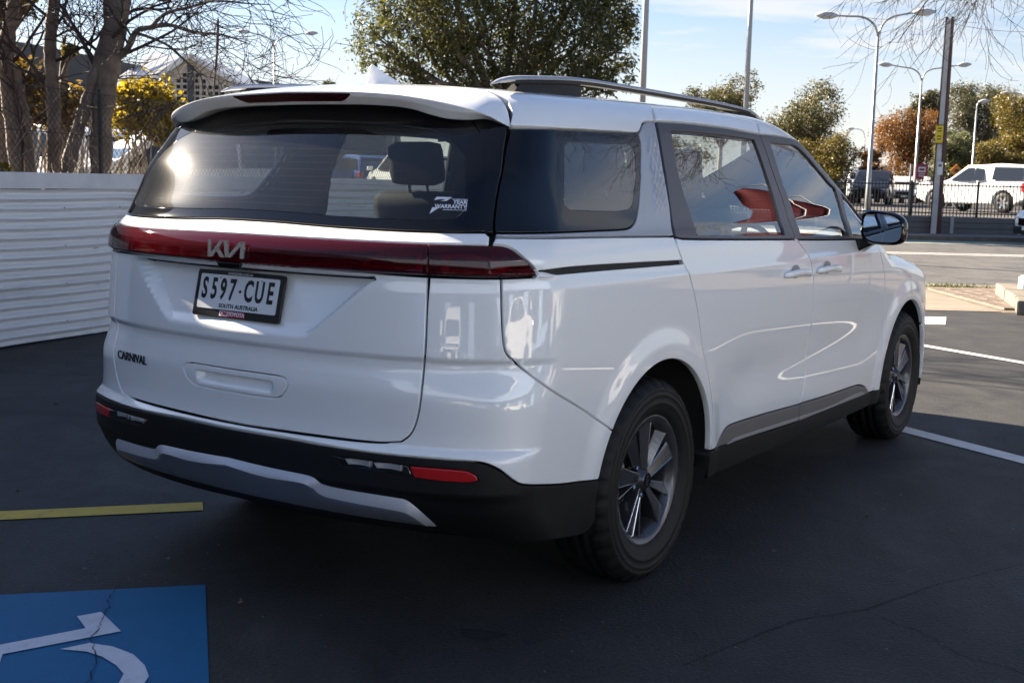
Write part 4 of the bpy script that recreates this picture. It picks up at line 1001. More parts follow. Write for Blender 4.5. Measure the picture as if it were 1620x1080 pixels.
for y0, y1 in ((26.6, 26.75), (27.1, 27.25), (32.2, 32.33)): sheet('road_marking', [(-120, y0), (160, y0), (160, y1), (-120, y1)], .0, M['white_line'])
# far kerb, footpath, sleeper retaining wall, raised car park
tag(MB().box((-120, 34.5, -.02), (160, 34.7, .12)).build('kerb', M['kerb'], bevel=.02), kind='structure')
sheet('footpath', [(-120, 34.7), (160, 34.7), (160, 36.6), (-120, 36.6)], .116, simple('far_footpath_asphalt', (.16, .15, .145), .9, var=.2, vscale=1.5))
LZ = .72
sheet('car_park', [(-200, 36.75), (260, 36.75), (260, 160), (-200, 160)], LZ - .12, M['far_lot'])
M['sleeper'] = simple('concrete_sleeper', (.16, .155, .145), .9, var=.25, vscale=1.2, bmp=.3, bscale=40)
wall = empty('retaining_wall', (0, 36.66, .1), 0, 'low grey sleeper retaining wall with steel posts across the road', 'retaining wall')
sl = bpy.data.meshes.new('sleeper'); bmx = bmesh.new(); bmesh.ops.create_cube(bmx, size=1); bmesh.ops.scale(bmx, vec=(2.0, .09, .165), verts=bmx.verts); bmesh.ops.bevel(bmx, geom=bmx.edges[:], offset=.012, segments=1, affect='EDGES'); bmx.to_mesh(sl); bmx.free(); sl.materials.append(M['sleeper'])
po = MB().box((-.05, -.07, 0), (.05, .05, .56)).build('post', simple('galvanised_post', (.40, .40, .40), .5, .2), None); po.parent = wall; pm2 = po.data; first = True
for i in range(16):
    x = -1.15 + i * 2.05
    if first: po.location = (x, 0, -.02); first = False
    else: o = bpy.data.objects.new('post', pm2); COL.objects.link(o); o.parent = wall; o.location = (x, 0, -.02)
    for k in range(3):
        o = bpy.data.objects.new('sleeper', sl); COL.objects.link(o); o.parent = wall; o.location = (x + 1.025, random.uniform(-.006, .006), .085 + k * .172); 
# markings in the car park
def strip(name, a, b, w_, m, z=.004):
    a, b = Vector((a[0], a[1], 0)), Vector((b[0], b[1], 0)); n_ = (b - a).normalized().cross(Vector((0, 0, 1))) * w_ / 2
    return sheet(name, [a - n_, a + n_, b + n_, b - n_], z, m)
strip('bay_line', (-4.2, 4.146), (-1.289, 4.95), .130, M['yellow_line'])
dl = Vector((.466, -.885)); strip('bay_line', Vector((2.322, 6.96)) - dl * 2.6, Vector((2.322, 6.96)) + dl * 4, .14, M['white_line'])
strip('bay_line', Vector((3.765, 10.79)) - dl * 3.2, Vector((3.765, 10.79)) + dl * 4.5, .105, M['white_line'])
for k in range(1, 4): strip('bay_line', Vector((2.322 + 2.35 * k, 6.96 - 1.2 * k * .2)) - dl * 0, Vector((2.322 + 2.35 * k, 6.96 - .24 * k)) + dl * 4, .12, M['white_line'])
sheet('direction_arrow', [(3.3, 13.20), (4.834, 13.369), (4.56, 12.62), (3.2, 12.55)], .004, M['white_line'])
ax = Vector((.968, .222)).normalized(); ay_ = Vector((-.259, .966)); tr_ = Vector((-1.028, 3.971))
sheet('disabled_bay_patch', [tr_, tr_ - ax * 1.45, tr_ - ax * 1.45 - ay_ * 1.45, tr_ - ay_ * 1.45], .004, M['blue_line'])
sheet('wheelchair_symbol', [(-1.486, 3.395), (-1.285, 3.541), (-1.347, 3.638), (-1.286, 3.682), (-1.171, 3.523), (-1.449, 3.327), (-1.432, 3.2675), (-1.56, 3.06), (-1.63, 3.10)], .008, M['sym_line'])
oc, ic = [], []
arc_o = [(-1.2998, 3.3733), (-1.2324, 3.4260), (-1.1573, 3.4035), (-1.0786, 3.3494), (-1.0219, 3.2721), (-.9876, 3.1978), (-.985, 3.10), (-1.02, 3.0), (-1.09, 2.92), (-1.19, 2.89), (-1.30, 2.92), (-1.37, 2.99)]
arc_i = [(-1.2998, 3.3733), (-1.2165, 3.3595), (-1.1607, 3.3255), (-1.1013, 3.2672), (-1.0621, 3.2105), (-1.055, 3.15), (-1.06, 3.09), (-1.085, 3.03), (-1.13, 2.98), (-1.195, 2.965), (-1.27, 2.985), (-1.34, 3.03)]
w_s = MB().add([(x, y, .008) for x, y in arc_o + arc_i], [(i, i + 1, 12 + i + 1, 12 + i) for i in range(11)]).build('wheelchair_symbol', M['sym_line'], fix=False); tag(w_s, kind='structure')
if w_s.data.polygons[3].normal.z < 0: w_s.data.flip_normals()
def crack(pts, w_=.004, z=.0035, jit=.006):
    fine = []
    for a, b in zip(pts[:-1], pts[1:]):
        k = max(2, int(math.dist(a, b) / .018))
        for q in range(k): fine.append((a[0] + (b[0] - a[0]) * q / k + random.gauss(0, jit), a[1] + (b[1] - a[1]) * q / k + random.gauss(0, jit)))
    vs = []; 
    for i, p in enumerate(fine):
        a = Vector(fine[max(0, i - 1)]); b = Vector(fine[min(len(fine) - 1, i + 1)]); d = (b - a).normalized(); n_ = Vector((-d.y, d.x)) * w_ * random.uniform(.08, .5)
        vs += [(p[0] + n_.x, p[1] + n_.y, z), (p[0] - n_.x, p[1] - n_.y, z)]
    tag(MB().add(vs, [(2 * i, 2 * i + 1, 2 * i + 3, 2 * i + 2) for i in range(len(fine) - 1)]).build('crack', M['crack'], fix=False), kind='structure')
crack([(-1.311, 3.97), (-1.302, 3.789), (-1.273, 3.715), (-1.2596, 3.605), (-1.237, 3.511), (-1.244, 3.475), (-1.232, 3.426), (-1.194, 3.370), (-1.156, 3.253), (-1.139, 3.159), (-1.16, 3.0)], .0045, .010, .004)
crack([(.524, 3.379), (.762, 3.606), (.951, 3.783), (1.198, 3.887), (1.538, 4.167), (1.968, 4.437), (2.6, 4.9)], .006, .002, .002)
crack([(.993, 3.873), (1.047, 3.8355), (1.091, 3.804)], .006, .003)
crack([(1.203, 3.870), (1.243, 3.826), (1.270, 3.748), (1.335, 3.697), (1.359, 3.619), (1.386, 3.504), (1.488, 3.434), (1.522, 3.371), (1.6, 3.3)], .006, .003, .004)
crack([(2.107, 6.051), (2.298, 5.909), (2.53, 5.778)], .004, .002, .003); crack([(-2.6, 5.9), (-1.9, 6.15), (-1.2, 6.3)], .005, .002, .003)
sheet('oil_stain', [(-.136, 3.621), (-.11, 3.632), (-.087, 3.629), (-.04, 3.615), (.0126, 3.594), (-.01, 3.57), (-.055, 3.545), (-.09, 3.552), (-.1236, 3.5586), (-.14, 3.59)], .002, M['crack'])
# grit lying about on the asphalt
gv, gf = [], []
for i in range(900):
    x, y = rng.uniform(-3, 4), rng.uniform(2.8, 11); s = rng.uniform(.002, .006) * (1.8 if rng.random() < .06 else 1); a = rng.uniform(0, 6.28); n0 = len(gv)
    for k in range(3): gv.append((x + s * math.cos(a + 2.1 * k), y + s * math.sin(a + 2.1 * k), .001))
    gv.append((x, y, s * .9)); gf += [(n0, n0 + 1, n0 + 3), (n0 + 1, n0 + 2, n0 + 3), (n0 + 2, n0, n0 + 3)]
tag(fast_mesh('grit', gv, gf, simple('grit', (.16, .15, .14), .9)), kind='stuff')
# grass tufts and litter along the near kerb
M['grass'] = simple('verge_grass', (.11, .14, .03), .8, var=.4, vscale=3)
gv, gf = [], []
for i in range(2600):
    x = rng.uniform(5, 13); y = 17.72 + rng.normal(0, .07) - .02
    if rng.random() > .35 + .65 * (math.sin(x * 2.3) > .1): continue
    h = rng.uniform(.02, .075); a = rng.uniform(0, 6.28); n0 = len(gv); dx, dy = math.cos(a) * .006, math.sin(a) * .006; lx, ly = rng.normal(0, .03), rng.normal(0, .03)
    gv += [(x - dx, y - dy, 0), (x + dx, y + dy, 0), (x + lx, y + ly, h)]; gf.append((n0, n0 + 1, n0 + 2))
tag(fast_mesh('verge_grass', gv, gf, M['grass']), kind='stuff')

# ------------------------------------------------------------------ corrugated wall on the left, chain-link fence behind it
f0 = Vector((-3.98, 9.27, 0)); fd = Vector((.364, .931, 0)).normalized(); fn = Vector((fd.y, -fd.x, 0))     # fn faces the car park
frz = math.atan2(fd.y, fd.x)
FEN = empty('corrugated_fence', f0, frz, 'low white corrugated iron fence with a flat capping board', 'fence')
m, t, b = mat('weathered_white_corrugated'); M['corr'] = m
b.inputs['Roughness'].default_value = .42; b.inputs['Coat Weight'].default_value = .2
st = noise(t, 1.4, 8, .7, stretch=(.25, 1, 2.5)); t.links.new(ramp(t, st, [(.28, (.46, .455, .45)), (.46, (.72, .72, .72)), (.75, (.80, .80, .79))]), b.inputs['Base Color'])
SA, SB = -3.6, 9.2
for k in range(5):
    x0 = SA + k * 2.56; x1 = x0 + 2.58; xs_ = np.linspace(x0, x1, 110); zs_ = np.linspace(.015, 1.235, 300)
    X_, Z_ = np.meshgrid(xs_, zs_, indexing='ij')
    ph = Z_ / .0775 * 2 * np.pi
    Y_ = -.024 * np.cos(ph) - .005 * (k % 2); lapw = np.clip(np.minimum(X_ - x0, x1 - X_) / .15, 0, 1)
    for q in range(26):                                  # knocks and dents
        cx0, cz0 = rng.uniform(x0, x1), rng.uniform(.1, 1.2); a = rng.uniform(.004, .012); wx = rng.uniform(.04, .22); Y_ = Y_ + lapw * a * np.exp(-((X_ - cx0) / wx) ** 2 - ((Z_ - cz0) / .022) ** 2)
    Y_ = Y_ + .0025 * np.sin(X_ * 5 + k) * np.sin(Z_ * 3)
    Zw = Z_ + .004 * np.sin(X_ * 3.1 + Z_ * 2 + k)
    Vv = np.stack([X_, Y_, Zw], -1).reshape(-1, 3); nz = len(zs_); I, J = np.meshgrid(np.arange(109), np.arange(nz - 1), indexing='ij'); i0 = (I * nz + J).ravel()
    o = fast_mesh('sheet', Vv, np.stack([i0, i0 + nz, i0 + nz + 1, i0 + 1], 1), M['corr'], FEN, True)
    mb = MB()
    for x in (x0 + .12, x0 + .95, x0 + 1.75, x1 - .15):
        for z in (.155, .465, .775, 1.085): mb.tube([(x, -.020, z + .0), (x, -.036, z + .0)], .0055, 6)
    s_ = mb.build('screw', M['clad'], o); s_['kind'] = 'stuff'
MB().box((SA, -.030, 1.238), (SB, .055, 1.366)).build('capping', simple('capping_board_white', (.60, .60, .61), .5, var=.14, vscale=3), FEN, bevel=.004)
for i in range(6): MB().box((SA + .3 + i * 2.2, .02, 0), (SA + .37 + i * 2.2, .09, 1.24)).build('post', M['clad_light'], FEN)
mb = MB()
CLF = empty('chain_link_fence', f0 - fn * .9, frz, 'black chain link fence with top wire behind the corrugated fence', 'fence')
pitch = .062; z0, z1 = 1.0, 2.12; L0, L1 = -4.5, 9.5
wv, wf = [], []
def wire(a, b, r_=.0029):
    n0 = len(wv); d = (Vector(b) - Vector(a)).normalized(); s = d.cross(Vector((0, 1, 0))) * r_; q = Vector((0, r_, 0))
    for p in (a, b): p = Vector(p); wv.extend([tuple(p + s), tuple(p + q), tuple(p - s), tuple(p - q)])
    wf.extend([(n0 + i, n0 + (i + 1) % 4, n0 + 4 + (i + 1) % 4, n0 + 4 + i) for i in range(4)])
n_ = int((L1 - L0) / pitch)
for i in range(n_):
    x = L0 + i * pitch; h = z1 - z0
    for s in (1, -1):
        if s > 0: wire((x, .002, z0), (x + h * .86, .002, z1))
        else: wire((x + h * .86, -.002, z0), (x, -.002, z1))
o = fast_mesh('mesh_wires', wv, wf, simple('black_wire', (.012, .012, .013), .5), CLF); o['kind'] = 'stuff'
for z in (2.12, 1.72): 
    pts = [(x, .004, z + .012 * math.sin(x * 1.7)) for x in np.linspace(L0, L1, 40)]; MB().tube(pts, .0045, 5).build('line_wire', o.data.materials[0], CLF)
for i in range(5): MB().tube([(L0 + .6 + i * 3.1, .03, .4), (L0 + .6 + i * 3.1, .03, 2.16)], .025, 8).build('post', o.data.materials[0], CLF)
NZ = .45
sheet('car_park', [f0 - fn * .12 - fd * 8, f0 - fn * .12 + fd * 8.2, (-1.2, 17.7), (-60, 17.7), (-60, 4)], NZ, M['far_lot'])

# ------------------------------------------------------------------ vegetation
def leaf_mat(name, cols, trans=.45):
    m = bpy.data.materials.new(name); m.use_nodes = True; t = m.node_tree; t.nodes.clear()
    o = node(t, 'ShaderNodeOutputMaterial'); g_ = node(t, 'ShaderNodeNewGeometry'); nz = noise(t, .55, 3, .5)
    ad = node(t, 'ShaderNodeMath', operation='MULTIPLY_ADD'); t.links.new(g_.outputs['Random Per Island'], ad.inputs[0]); ad.inputs[1].default_value = .5
    s2 = node(t, 'ShaderNodeMath', operation='MULTIPLY'); t.links.new(nz, s2.inputs[0]); s2.inputs[1].default_value = .6; t.links.new(s2.outputs[0], ad.inputs[2])
    c = ramp(t, ad.outputs[0], [(.12 + .76 * i / (len(cols) - 1), x) for i, x in enumerate(cols)])
    d = node(t, 'ShaderNodeBsdfDiffuse'); tl = node(t, 'ShaderNodeBsdfTranslucent'); gl = node(t, 'ShaderNodeBsdfGlossy'); gl.inputs['Roughness'].default_value = .45
    gl.inputs[0].default_value = (.6, .6, .6, 1)
    t.links.new(c, d.inputs[0]); t.links.new(c, tl.inputs[0])
    a = node(t, 'ShaderNodeMixShader'); a.inputs[0].default_value = trans; t.links.new(d.outputs[0], a.inputs[1]); t.links.new(tl.outputs[0], a.inputs[2])
    b2 = node(t, 'ShaderNodeMixShader'); b2.inputs[0].default_value = .06; t.links.new(a.outputs[0], b2.inputs[1]); t.links.new(gl.outputs[0], b2.inputs[2]); t.links.new(b2.outputs[0], o.inputs[0])
    return m
M['bark'] = simple('grey_brown_bark', (.13, .098, .08), .9, var=.5, vscale=6, bmp=.8, bscale=30)
M['bark_pale'] = simple('pale_bark', (.32, .27, .21), .85, var=.35, vscale=2.5, bmp=.5, bscale=20)
M['twig'] = simple('dark_twig', (.028, .018, .018), .85)
M['lf_euc'] = leaf_mat('eucalypt_leaf', [(.042, .049, .02), (.085, .092, .029), (.165, .15, .034)], .5)
M['lf_olive'] = leaf_mat('olive_leaf', [(.060, .062, .026), (.105, .100, .036), (.16, .13, .045)], .35)
M['lf_grey'] = leaf_mat('grey_green_leaf', [(.055, .062, .034), (.095, .098, .052), (.14, .12, .06)], .3)
M['lf_orange'] = leaf_mat('autumn_leaf', [(.09, .055, .018), (.19, .082, .018), (.26, .12, .024)], .4)
M['lf_yellow'] = leaf_mat('yellow_leaf', [(.17, .13, .012), (.34, .25, .014), (.46, .33, .02)], .5)
M['lf_ochre'] = leaf_mat('ochre_leaf', [(.08, .052, .014), (.15, .095, .018), (.24, .16, .03)], .5)
M['lf_pale'] = leaf_mat('pale_green_leaf', [(.09, .11, .05), (.15, .16, .07), (.2, .2, .09)], .4)
M['lf_og'] = leaf_mat('olive_gold_leaf', [(.07, .06, .015), (.14, .11, .02), (.21, .15, .025)], .4)
def leaves(name, clumps, n, size, m, parent, droop=.5, sub=45, tight=.30, aspect=.38, seed=1, fill=.75):
    """leaf-sized faces gathered in sprays spread through ellipsoid clumps (centre, radii)"""
    g_ = np.random.default_rng(seed); C_ = np.array([c for c, r_ in clumps], float); Rr = np.array([r_ for c, r_ in clumps], float)
    vol = Rr.prod(1) ** .8; pr = vol / vol.sum(); ns = max(8, n // sub); ci = g_.choice(len(C_), ns, p=pr)
    d = g_.normal(size=(ns, 3)); d /= np.linalg.norm(d, axis=1, keepdims=True); rad = g_.uniform(0, 1, ns) ** (1 / 3) * (1 - fill) + fill * g_.beta(5, 1.6, ns)
    cen = C_[ci] + d * rad[:, None] * Rr[ci]
    si = np.repeat(np.arange(ns), sub); sc_ = (Rr[ci].mean(1) * tight * g_.uniform(.6, 1.4, ns))[si]
    p = cen[si] + g_.normal(size=(len(si), 3)) * sc_[:, None] * [.62, .62, .5]
    p[:, 2] -= droop * sc_ * np.abs(g_.normal(size=len(si))) * .8
    k = len(p); a = g_.normal(size=(k, 3)) * [1, 1, .55] + [0, 0, -droop]; a /= np.linalg.norm(a, axis=1, keepdims=True)
    b = np.cross(a, g_.normal(size=(k, 3))); b /= np.linalg.norm(b, axis=1, keepdims=True)
    L = size * g_.uniform(.6, 1.35, k)[:, None]; W_ = L * aspect
    V = np.stack([p, p + a * L * .45 + b * W_ * .5, p + a * L, p + a * L * .45 - b * W_ * .5], 1).reshape(-1, 3)
    F_ = np.arange(4 * k).reshape(k, 4)
    return fast_mesh(name, V, F_, m, parent)
def limb_set(mb, p, d, r_, L, lev, g_, n=3, spread=.6, up=.15, jit=.10, minr=.004, droop=0., taper=.5):
    """a limb and its children"""
    seg = 6 if lev > 1 else 4; pts = [Vector(p)]; d = Vector(d).normalized(); rad = [r_]
    for i in range(seg):
        d = (d + Vector(g_.normal(0, jit, 3)) + Vector((0, 0, up * .2 - droop * .25 * (i + 1) / seg))).normalized(); pts.append(pts[-1] + d * L / seg); rad.append(max(r_ * (1 - (1 - taper) * (i + 1) / seg), minr * .7))
    mb.tube(pts, rad, 7 if r_ > .05 else (5 if r_ > .015 else 3), cap=False)
    if lev <= 0: return [pts[-1]]
    ends = []
    for k in range(n):
        t_ = .25 + .75 * (k + g_.uniform(.2, .9)) / n; i = min(int(t_ * seg), seg - 1); q = pts[i].lerp(pts[i + 1], t_ * seg - i); ax_ = Vector(g_.normal(0, 1, 3)); dd = (pts[i + 1] - pts[i]).normalized(); s_ = ax_ - dd * ax_.dot(dd); s_.normalize()
        nd = dd * math.cos(spread) + s_ * math.sin(spread); ends += limb_set(mb, q, nd, max(rad[i] * g_.uniform(.45, .65), minr), L * g_.uniform(.5, .75), lev - 1, g_, n, spread, up, jit * 1.15, minr, droop, taper)
    return ends + [pts[-1]]
def tree(name, label, px0, px1, ytop, ybot, Y, m, nleaf, size, seed, zg=LZ - .12, trunk_px=None, bark='bark', group='trees beyond the raised car park', nclump=11, droop=.5, depth=.8, shape=None, sub=45, tight=.34, masses=None):
    """tree whose crown spans the photo columns px0..px1 and rows ytop..ybot at distance Y"""
    g_ = np.random.default_rng(seed); a, b_ = at(px0, (ytop + ybot) / 2, Y), at(px1, (ytop + ybot) / 2, Y); zt_, zb_ = at((px0 + px1) / 2, ytop, Y).z, at((px0 + px1) / 2, ybot, Y).z
    cx0, wd = (a.x + b_.x) / 2, (b_.x - a.x) / 2; cz, hh = (zt_ + zb_) / 2, (zt_ - zb_) / 2
    tx = cx0 if trunk_px is None else at(trunk_px, ybot, Y).x
    root = empty(name, (tx, Y, zg), 0, label, 'tree', group)
    cl = []
    for k in range(nclump):
        th = 2 * math.pi * k / nclump + g_.uniform(-.3, .3); rr = g_.uniform(.45, .80) if k else 0; zz = g_.uniform(-.72, .70)
        if shape == 'dome': zz = g_.uniform(-.55, .55) * (1 - .3 * rr)
        lim = math.sqrt(max(.12, 1 - zz * zz))
        c = (cx0 - tx + wd * rr * math.cos(th) * lim, wd * depth * rr * math.sin(th), cz - zg + hh * zz); s = g_.uniform(.34, .52)
        cl.append((c, (wd * s, wd * s * depth, min(hh, wd) * s)))
    cl.append(((cx0 - tx, 0, cz - zg), (wd * .5, wd * .5, hh * .55)))
    if masses:
        cl = []
        for mx_, my_, rx_, ry_, dy_ in masses: q_ = at(mx_, my_, Y + dy_); s_ = (Y + dy_) / FPX; cl.append(((q_.x - tx, dy_, q_.z - zg), (rx_ * s_, rx_ * s_ * .9, ry_ * s_)))
    mb = MB(); r0 = max(.10, wd * .055); top = Vector((cx0 - tx, 0, (cz - zg) * .75 + .1)); fork = Vector(((cx0 - tx) * .3, 0, max(.6, (zb_ - zg) * .8)))
    mb.tube([(0, 0, -.05), (fork.x * .4, .05, fork.z * .5), tuple(fork)], [r0 * 1.25, r0, r0 * .9], 9, cap=False)
    tk = None; br = MB()
    for c, r_ in cl:
        c = Vector(c); mid = fork.lerp(c, .5) + Vector(g_.normal(0, .08 * wd, 3)); br.tube([fork, mid, c], [r0 * .6, r0 * .33, r0 * .12], 6, cap=False)
        for q in range(5): e = c + Vector(g_.normal(0, 1, 3)) * r_[0] * .6; br.tube([mid.lerp(c, g_.uniform(.2, 1)), e], [r0 * .15, .012], 4, cap=False)
    tk = mb.build('trunk', M[bark], root, smooth=True); br.build('limbs', M[bark], root, smooth=True)
    leaves('crown', cl, nleaf, size, m, root, droop, seed=seed, sub=sub, tight=tight)
    return root
# the big eucalypt behind the car
tree('eucalyptus_tree', 'tall dark eucalyptus tree standing directly behind the white minivan', 556, 1012, -330, 168, 44, M['lf_euc'], 84000, .17, 11, zg=LZ - .12, trunk_px=800, group=None, nclump=26, droop=.9, depth=.6, sub=60, tight=.235, masses=[(590, 55, 42, 62, 0), (612, 108, 30, 40, -1), (655, 20, 60, 70, 1), (640, 115, 45, 40, -.5), (700, 90, 55, 60, .5), (720, 0, 70, 80, -1), (770, 60, 70, 80, .8), (775, 130, 55, 40, -.6), (840, 30, 75, 90, 0), (850, 115, 60, 45, .6), (905, 50, 65, 85, -.8), (930, 118, 45, 38, 0), (960, 30, 50, 80, .5), (985, 75, 32, 55, -.4), (975, 118, 30, 30, .2), (620, -60, 60, 70, 0), (740, -110, 90, 90, .5), (860, -120, 95, 95, -.5), (960, -70, 60, 80, 0), (680, -180, 80, 80, 0), (820, -230, 100, 90, 0), (930, -180, 70, 80, 0)])
T_ = [('broadleaf_tree', 'small rounded olive tree seen just above the roof rail', 1080, 1214, 112, 215, 70, 'lf_olive', 5000, .30, 21, 1140),
      ('eucalyptus_tree', 'wide pale olive eucalyptus left of the tall double street lamp', 1196, 1352, 136, 290, 62, 'lf_olive', 9000, .26, 22, 1290),
      ('autumn_tree', 'orange leaved autumn tree behind the maroon sign', 1376, 1506, 160, 296, 74, 'lf_orange', 8500, .26, 23, 1428),
      ('broadleaf_tree', 'grey green tree rising behind the orange autumn tree', 1434, 1500, 134, 215, 92, 'lf_grey', 3500, .34, 24, 1470),
      ('eucalyptus_tree', 'large round grey green tree right of the utility pole', 1488, 1622, 92, 285, 88, 'lf_grey', 11000, .30, 25, 1550),
      ('broadleaf_tree', 'golden olive tree cut off by the right edge of view', 1562, 1690, 136, 285, 66, 'lf_og', 8000, .26, 26, 1625),
      ('shrub', 'olive bush between the parked cars and street lamp', 1232, 1372, 214, 296, 58, 'lf_og', 5200, .22, 27, 1310),
      ('shrub', 'pale green bush right behind the utility pole', 1468, 1545, 210, 292, 64, 'lf_pale', 4200, .22, 28, 1505),
      ('shrub', 'gold tinged bush behind the white utility truck', 1540, 1640, 226, 288, 62, 'lf_og', 3600, .22, 29, 1590),
      ('shrub', 'low red brown bush beside the tall street lamp', 1355, 1405, 220, 286, 66, 'lf_orange', 1600, .22, 30, 1378)]
for nm, lb, a, b_, c, d, Y, ml, n, s, sd, tp in T_: tree(nm, lb, a, b_, c, d, Y, M[ml], int(n * 3.0), s * .62, sd, trunk_px=tp, bark='bark_pale' if nm != 'shrub' else 'bark', group='trees and bushes beyond the raised car park')
tree('broadleaf_tree', 'distant bare looking tree low over the minivan roof', 500, 545, 112, 150, 90, M['lf_grey'], 700, .3, 31, zg=0, group=None, nclump=5)
for k, (a, b_, c, Y, ml) in enumerate(((980, 1120, 195, 95, 'lf_olive'), (700, 860, 190, 80, 'lf_og'), (420, 600, 200, 95, 'lf_grey'), (1640, 1790, 120, 80, 'lf_grey'), (1780, 1960, 90, 75, 'lf_olive'), (860, 1000, 205, 90, 'lf_grey'))):
    tree('broadleaf_tree', ['olive tree in the distance behind the minivan bonnet', 'golden tree in the distance behind the minivan cabin', 'grey green tree in the distance behind the minivan tailgate', 'grey green tree past the right edge of the view', 'olive tree far out past the right edge', 'dim grey green tree behind the minivan roof'][k], a, b_, c, 292, Y, M[ml], 3500, .34, 60 + k, group='trees and bushes beyond the raised car park')
# bare trees behind the chain-link fence: trunks follow the photo, twigs grow from them
def bare(name, label, stems, Y, seed, lev=3, n=5, minr=.0042, group=None, bark='bark', leafspec=None, zg=NZ):
    g_ = np.random.default_rng(seed); base = at(stems[0][0][0][0], stems[0][0][0][1], Y); root = empty(name, (base.x, Y, zg), 0, label, 'tree', group)
    tk, tw = MB(), MB(); o0 = Vector((base.x, Y, zg))
    for pts, rads, kids in stems:
        w3 = []
        for i, q in enumerate(pts): v = at(q[0], q[1], Y + (q[2] if len(q) > 2 else 0)); w3.append(v - o0)
        if pts is stems[0][0]: w3[0] = Vector((w3[0].x, w3[0].y, -.1))
        # smooth
        W3 = resample_open(w3, 5); rr = np.interp(np.linspace(0, 1, len(W3)), np.linspace(0, 1, len(rads)), rads)
        rr = rr * (1 + .08 * g_.normal(size=len(rr))); tk.tube(W3, list(rr), 10 if max(rads) > .05 else 6, cap=False)
        for k in range(kids):
            i = int(g_.uniform(.25 if max(rads) > .06 else .1, 1) * (len(W3) - 2)); p = W3[i]; dd = (W3[i + 1] - W3[i]).normalized(); s_ = Vector(g_.normal(0, 1, 3)); s_.y *= .7; s_ = (s_ - dd * s_.dot(dd)).normalized()
            limb_set(tw, p, dd * .62 + s_ * .85 + Vector((0, 0, .15)), max(min(rr[i] * .4, .022), minr), g_.uniform(.7, 1.5), lev - 1, g_, n, .62, .10, .16, minr)
    tk.build('trunk', M[bark], root, smooth=True); tw.build('twigs', M['twig'], root)
    return root
def resample_open(P_, k):
    out = []; n = len(P_)
    for i in range(n - 1):
        p0 = P_[max(i - 1, 0)]; p1, p2 = P_[i], P_[i + 1]; p3 = P_[min(i + 2, n - 1)]
        for q in range(k):
            t_ = q / k; out.append(.5 * ((2 * p1) + (p2 - p0) * t_ + (2 * p0 - 5 * p1 + 4 * p2 - p3) * t_ ** 2 + (3 * p1 - p0 - 3 * p2 + p3) * t_ ** 3))
    return out + [P_[-1]]
YB = 13.6
bare('bare_tree', 'thick leaning bare tree behind the corrugated fence, its branches reaching over the minivan',
     [([(158, 300), (160, 235), (163, 175), (172, 110), (180, 60), (190, 0), (196, -60), (205, -160)], [.125, .12, .115, .115, .12, .11, .10, .07], 9),
      ([(100, 300), (112, 245), (128, 190), (145, 140), (158, 95), (172, 40), (170, -20)], [.075, .075, .07, .075, .075, .07, .05], 5),
      ([(176, 100), (200, 80), (216, 50), (238, 44), (268, 40), (310, 52), (350, 55, .6), (395, 70, 1)], [.042, .04, .03, .03, .025, .02, .014, .006], 8),
      ([(236, 46), (262, 22), (300, 12), (340, 2), (392, 6), (428, 8)], [.022, .02, .016, .012, .009, .005], 7),
      ([(216, 52), (262, 70), (288, 92), (305, 108), (318, 122), (322, 150)], [.018, .016, .014, .012, .01, .006], 4),
      ([(345, 30, .5), (344, 70, .5), (342, 100, .4), (338, 145, .4)], [.012, .017, .015, .011], 5),
      ([(196, -20), (240, -30), (300, -40), (370, -30), (440, -10)], [.04, .03, .022, .014, .006], 8)], YB, 41, lev=3, n=5)
bare('bare_tree', 'slender upright bare tree left of the thick leaning one',
     [([(80, 300), (84, 230), (86, 170), (80, 110), (80, 60), (86, 0), (92, -80)], [.085, .08, .072, .07, .068, .07, .05], 8),
      ([(86, 60), (105, 50), (126, 42), (150, 10)], [.014, .012, .01, .005], 4), ([(84, 130), (100, 118), (112, 90), (120, 60)], [.02, .018, .012, .006], 4)], YB + .4, 42, lev=3, n=4)
bare('bare_tree', 'dark bare trunk closest to the left edge of view',
     [([(30, 300), (24, 230), (16, 170), (10, 120), (12, 60), (22, 0), (30, -90)], [.10, .095, .09, .085, .085, .08, .06], 8), ([(50, 300), (44, 220), (34, 150), (26, 110)], [.06, .055, .05, .04], 3)], YB + .9, 43, lev=3, n=4)
def bush(name, label, boxes, Y, ml, n, size, seed, zg=NZ, stems=9, droop=.2, sub=40, tight=.34):
    g_ = np.random.default_rng(seed); c0 = at((boxes[0][0] + boxes[0][1]) / 2, 300, Y); root = empty(name, (c0.x, Y, zg), 0, label, 'shrub'); cl = []; mb = MB()
    for a, b_, c, d in boxes:
        p = at((a + b_) / 2, (c + d) / 2, Y); wd = (at(b_, c, Y).x - at(a, c, Y).x) / 2; hh = (at(a, c, Y).z - at(a, d, Y).z) / 2; cl.append(((p.x - c0.x, 0, p.z - zg), (wd, wd * .8, hh)))
        for k in range(stems):
            e = Vector((p.x - c0.x, 0, p.z - zg)) + Vector(g_.normal(0, .5, 3)) * wd; s = Vector((p.x - c0.x + g_.normal(0, .15), g_.normal(0, .15), 0)); mb.tube([s, s.lerp(e, .5) + Vector(g_.normal(0, .08, 3)), e], [.022, .014, .006], 5, cap=False)
    mb.build('stems', M['bark_pale'], root); leaves('crown', cl, n, size, M[ml], root, droop, sub, tight, .55, seed, .5); return root
bush('yellow_shrub', 'bright yellow leaved shrub between the thick bare tree and the minivan', [(176, 282, 124, 212), (182, 250, 132, 190), (225, 290, 160, 232)], 17.5, 'lf_yellow', 6500, .085, 51)
bush('brown_shrub', 'ochre leaved shrub behind the bare trunks', [(-30, 60, 60, 200), (20, 100, 120, 200), (90, 150, 135, 205), (60, 170, 150, 190)], 16, 'lf_ochre', 4200, .08, 52)
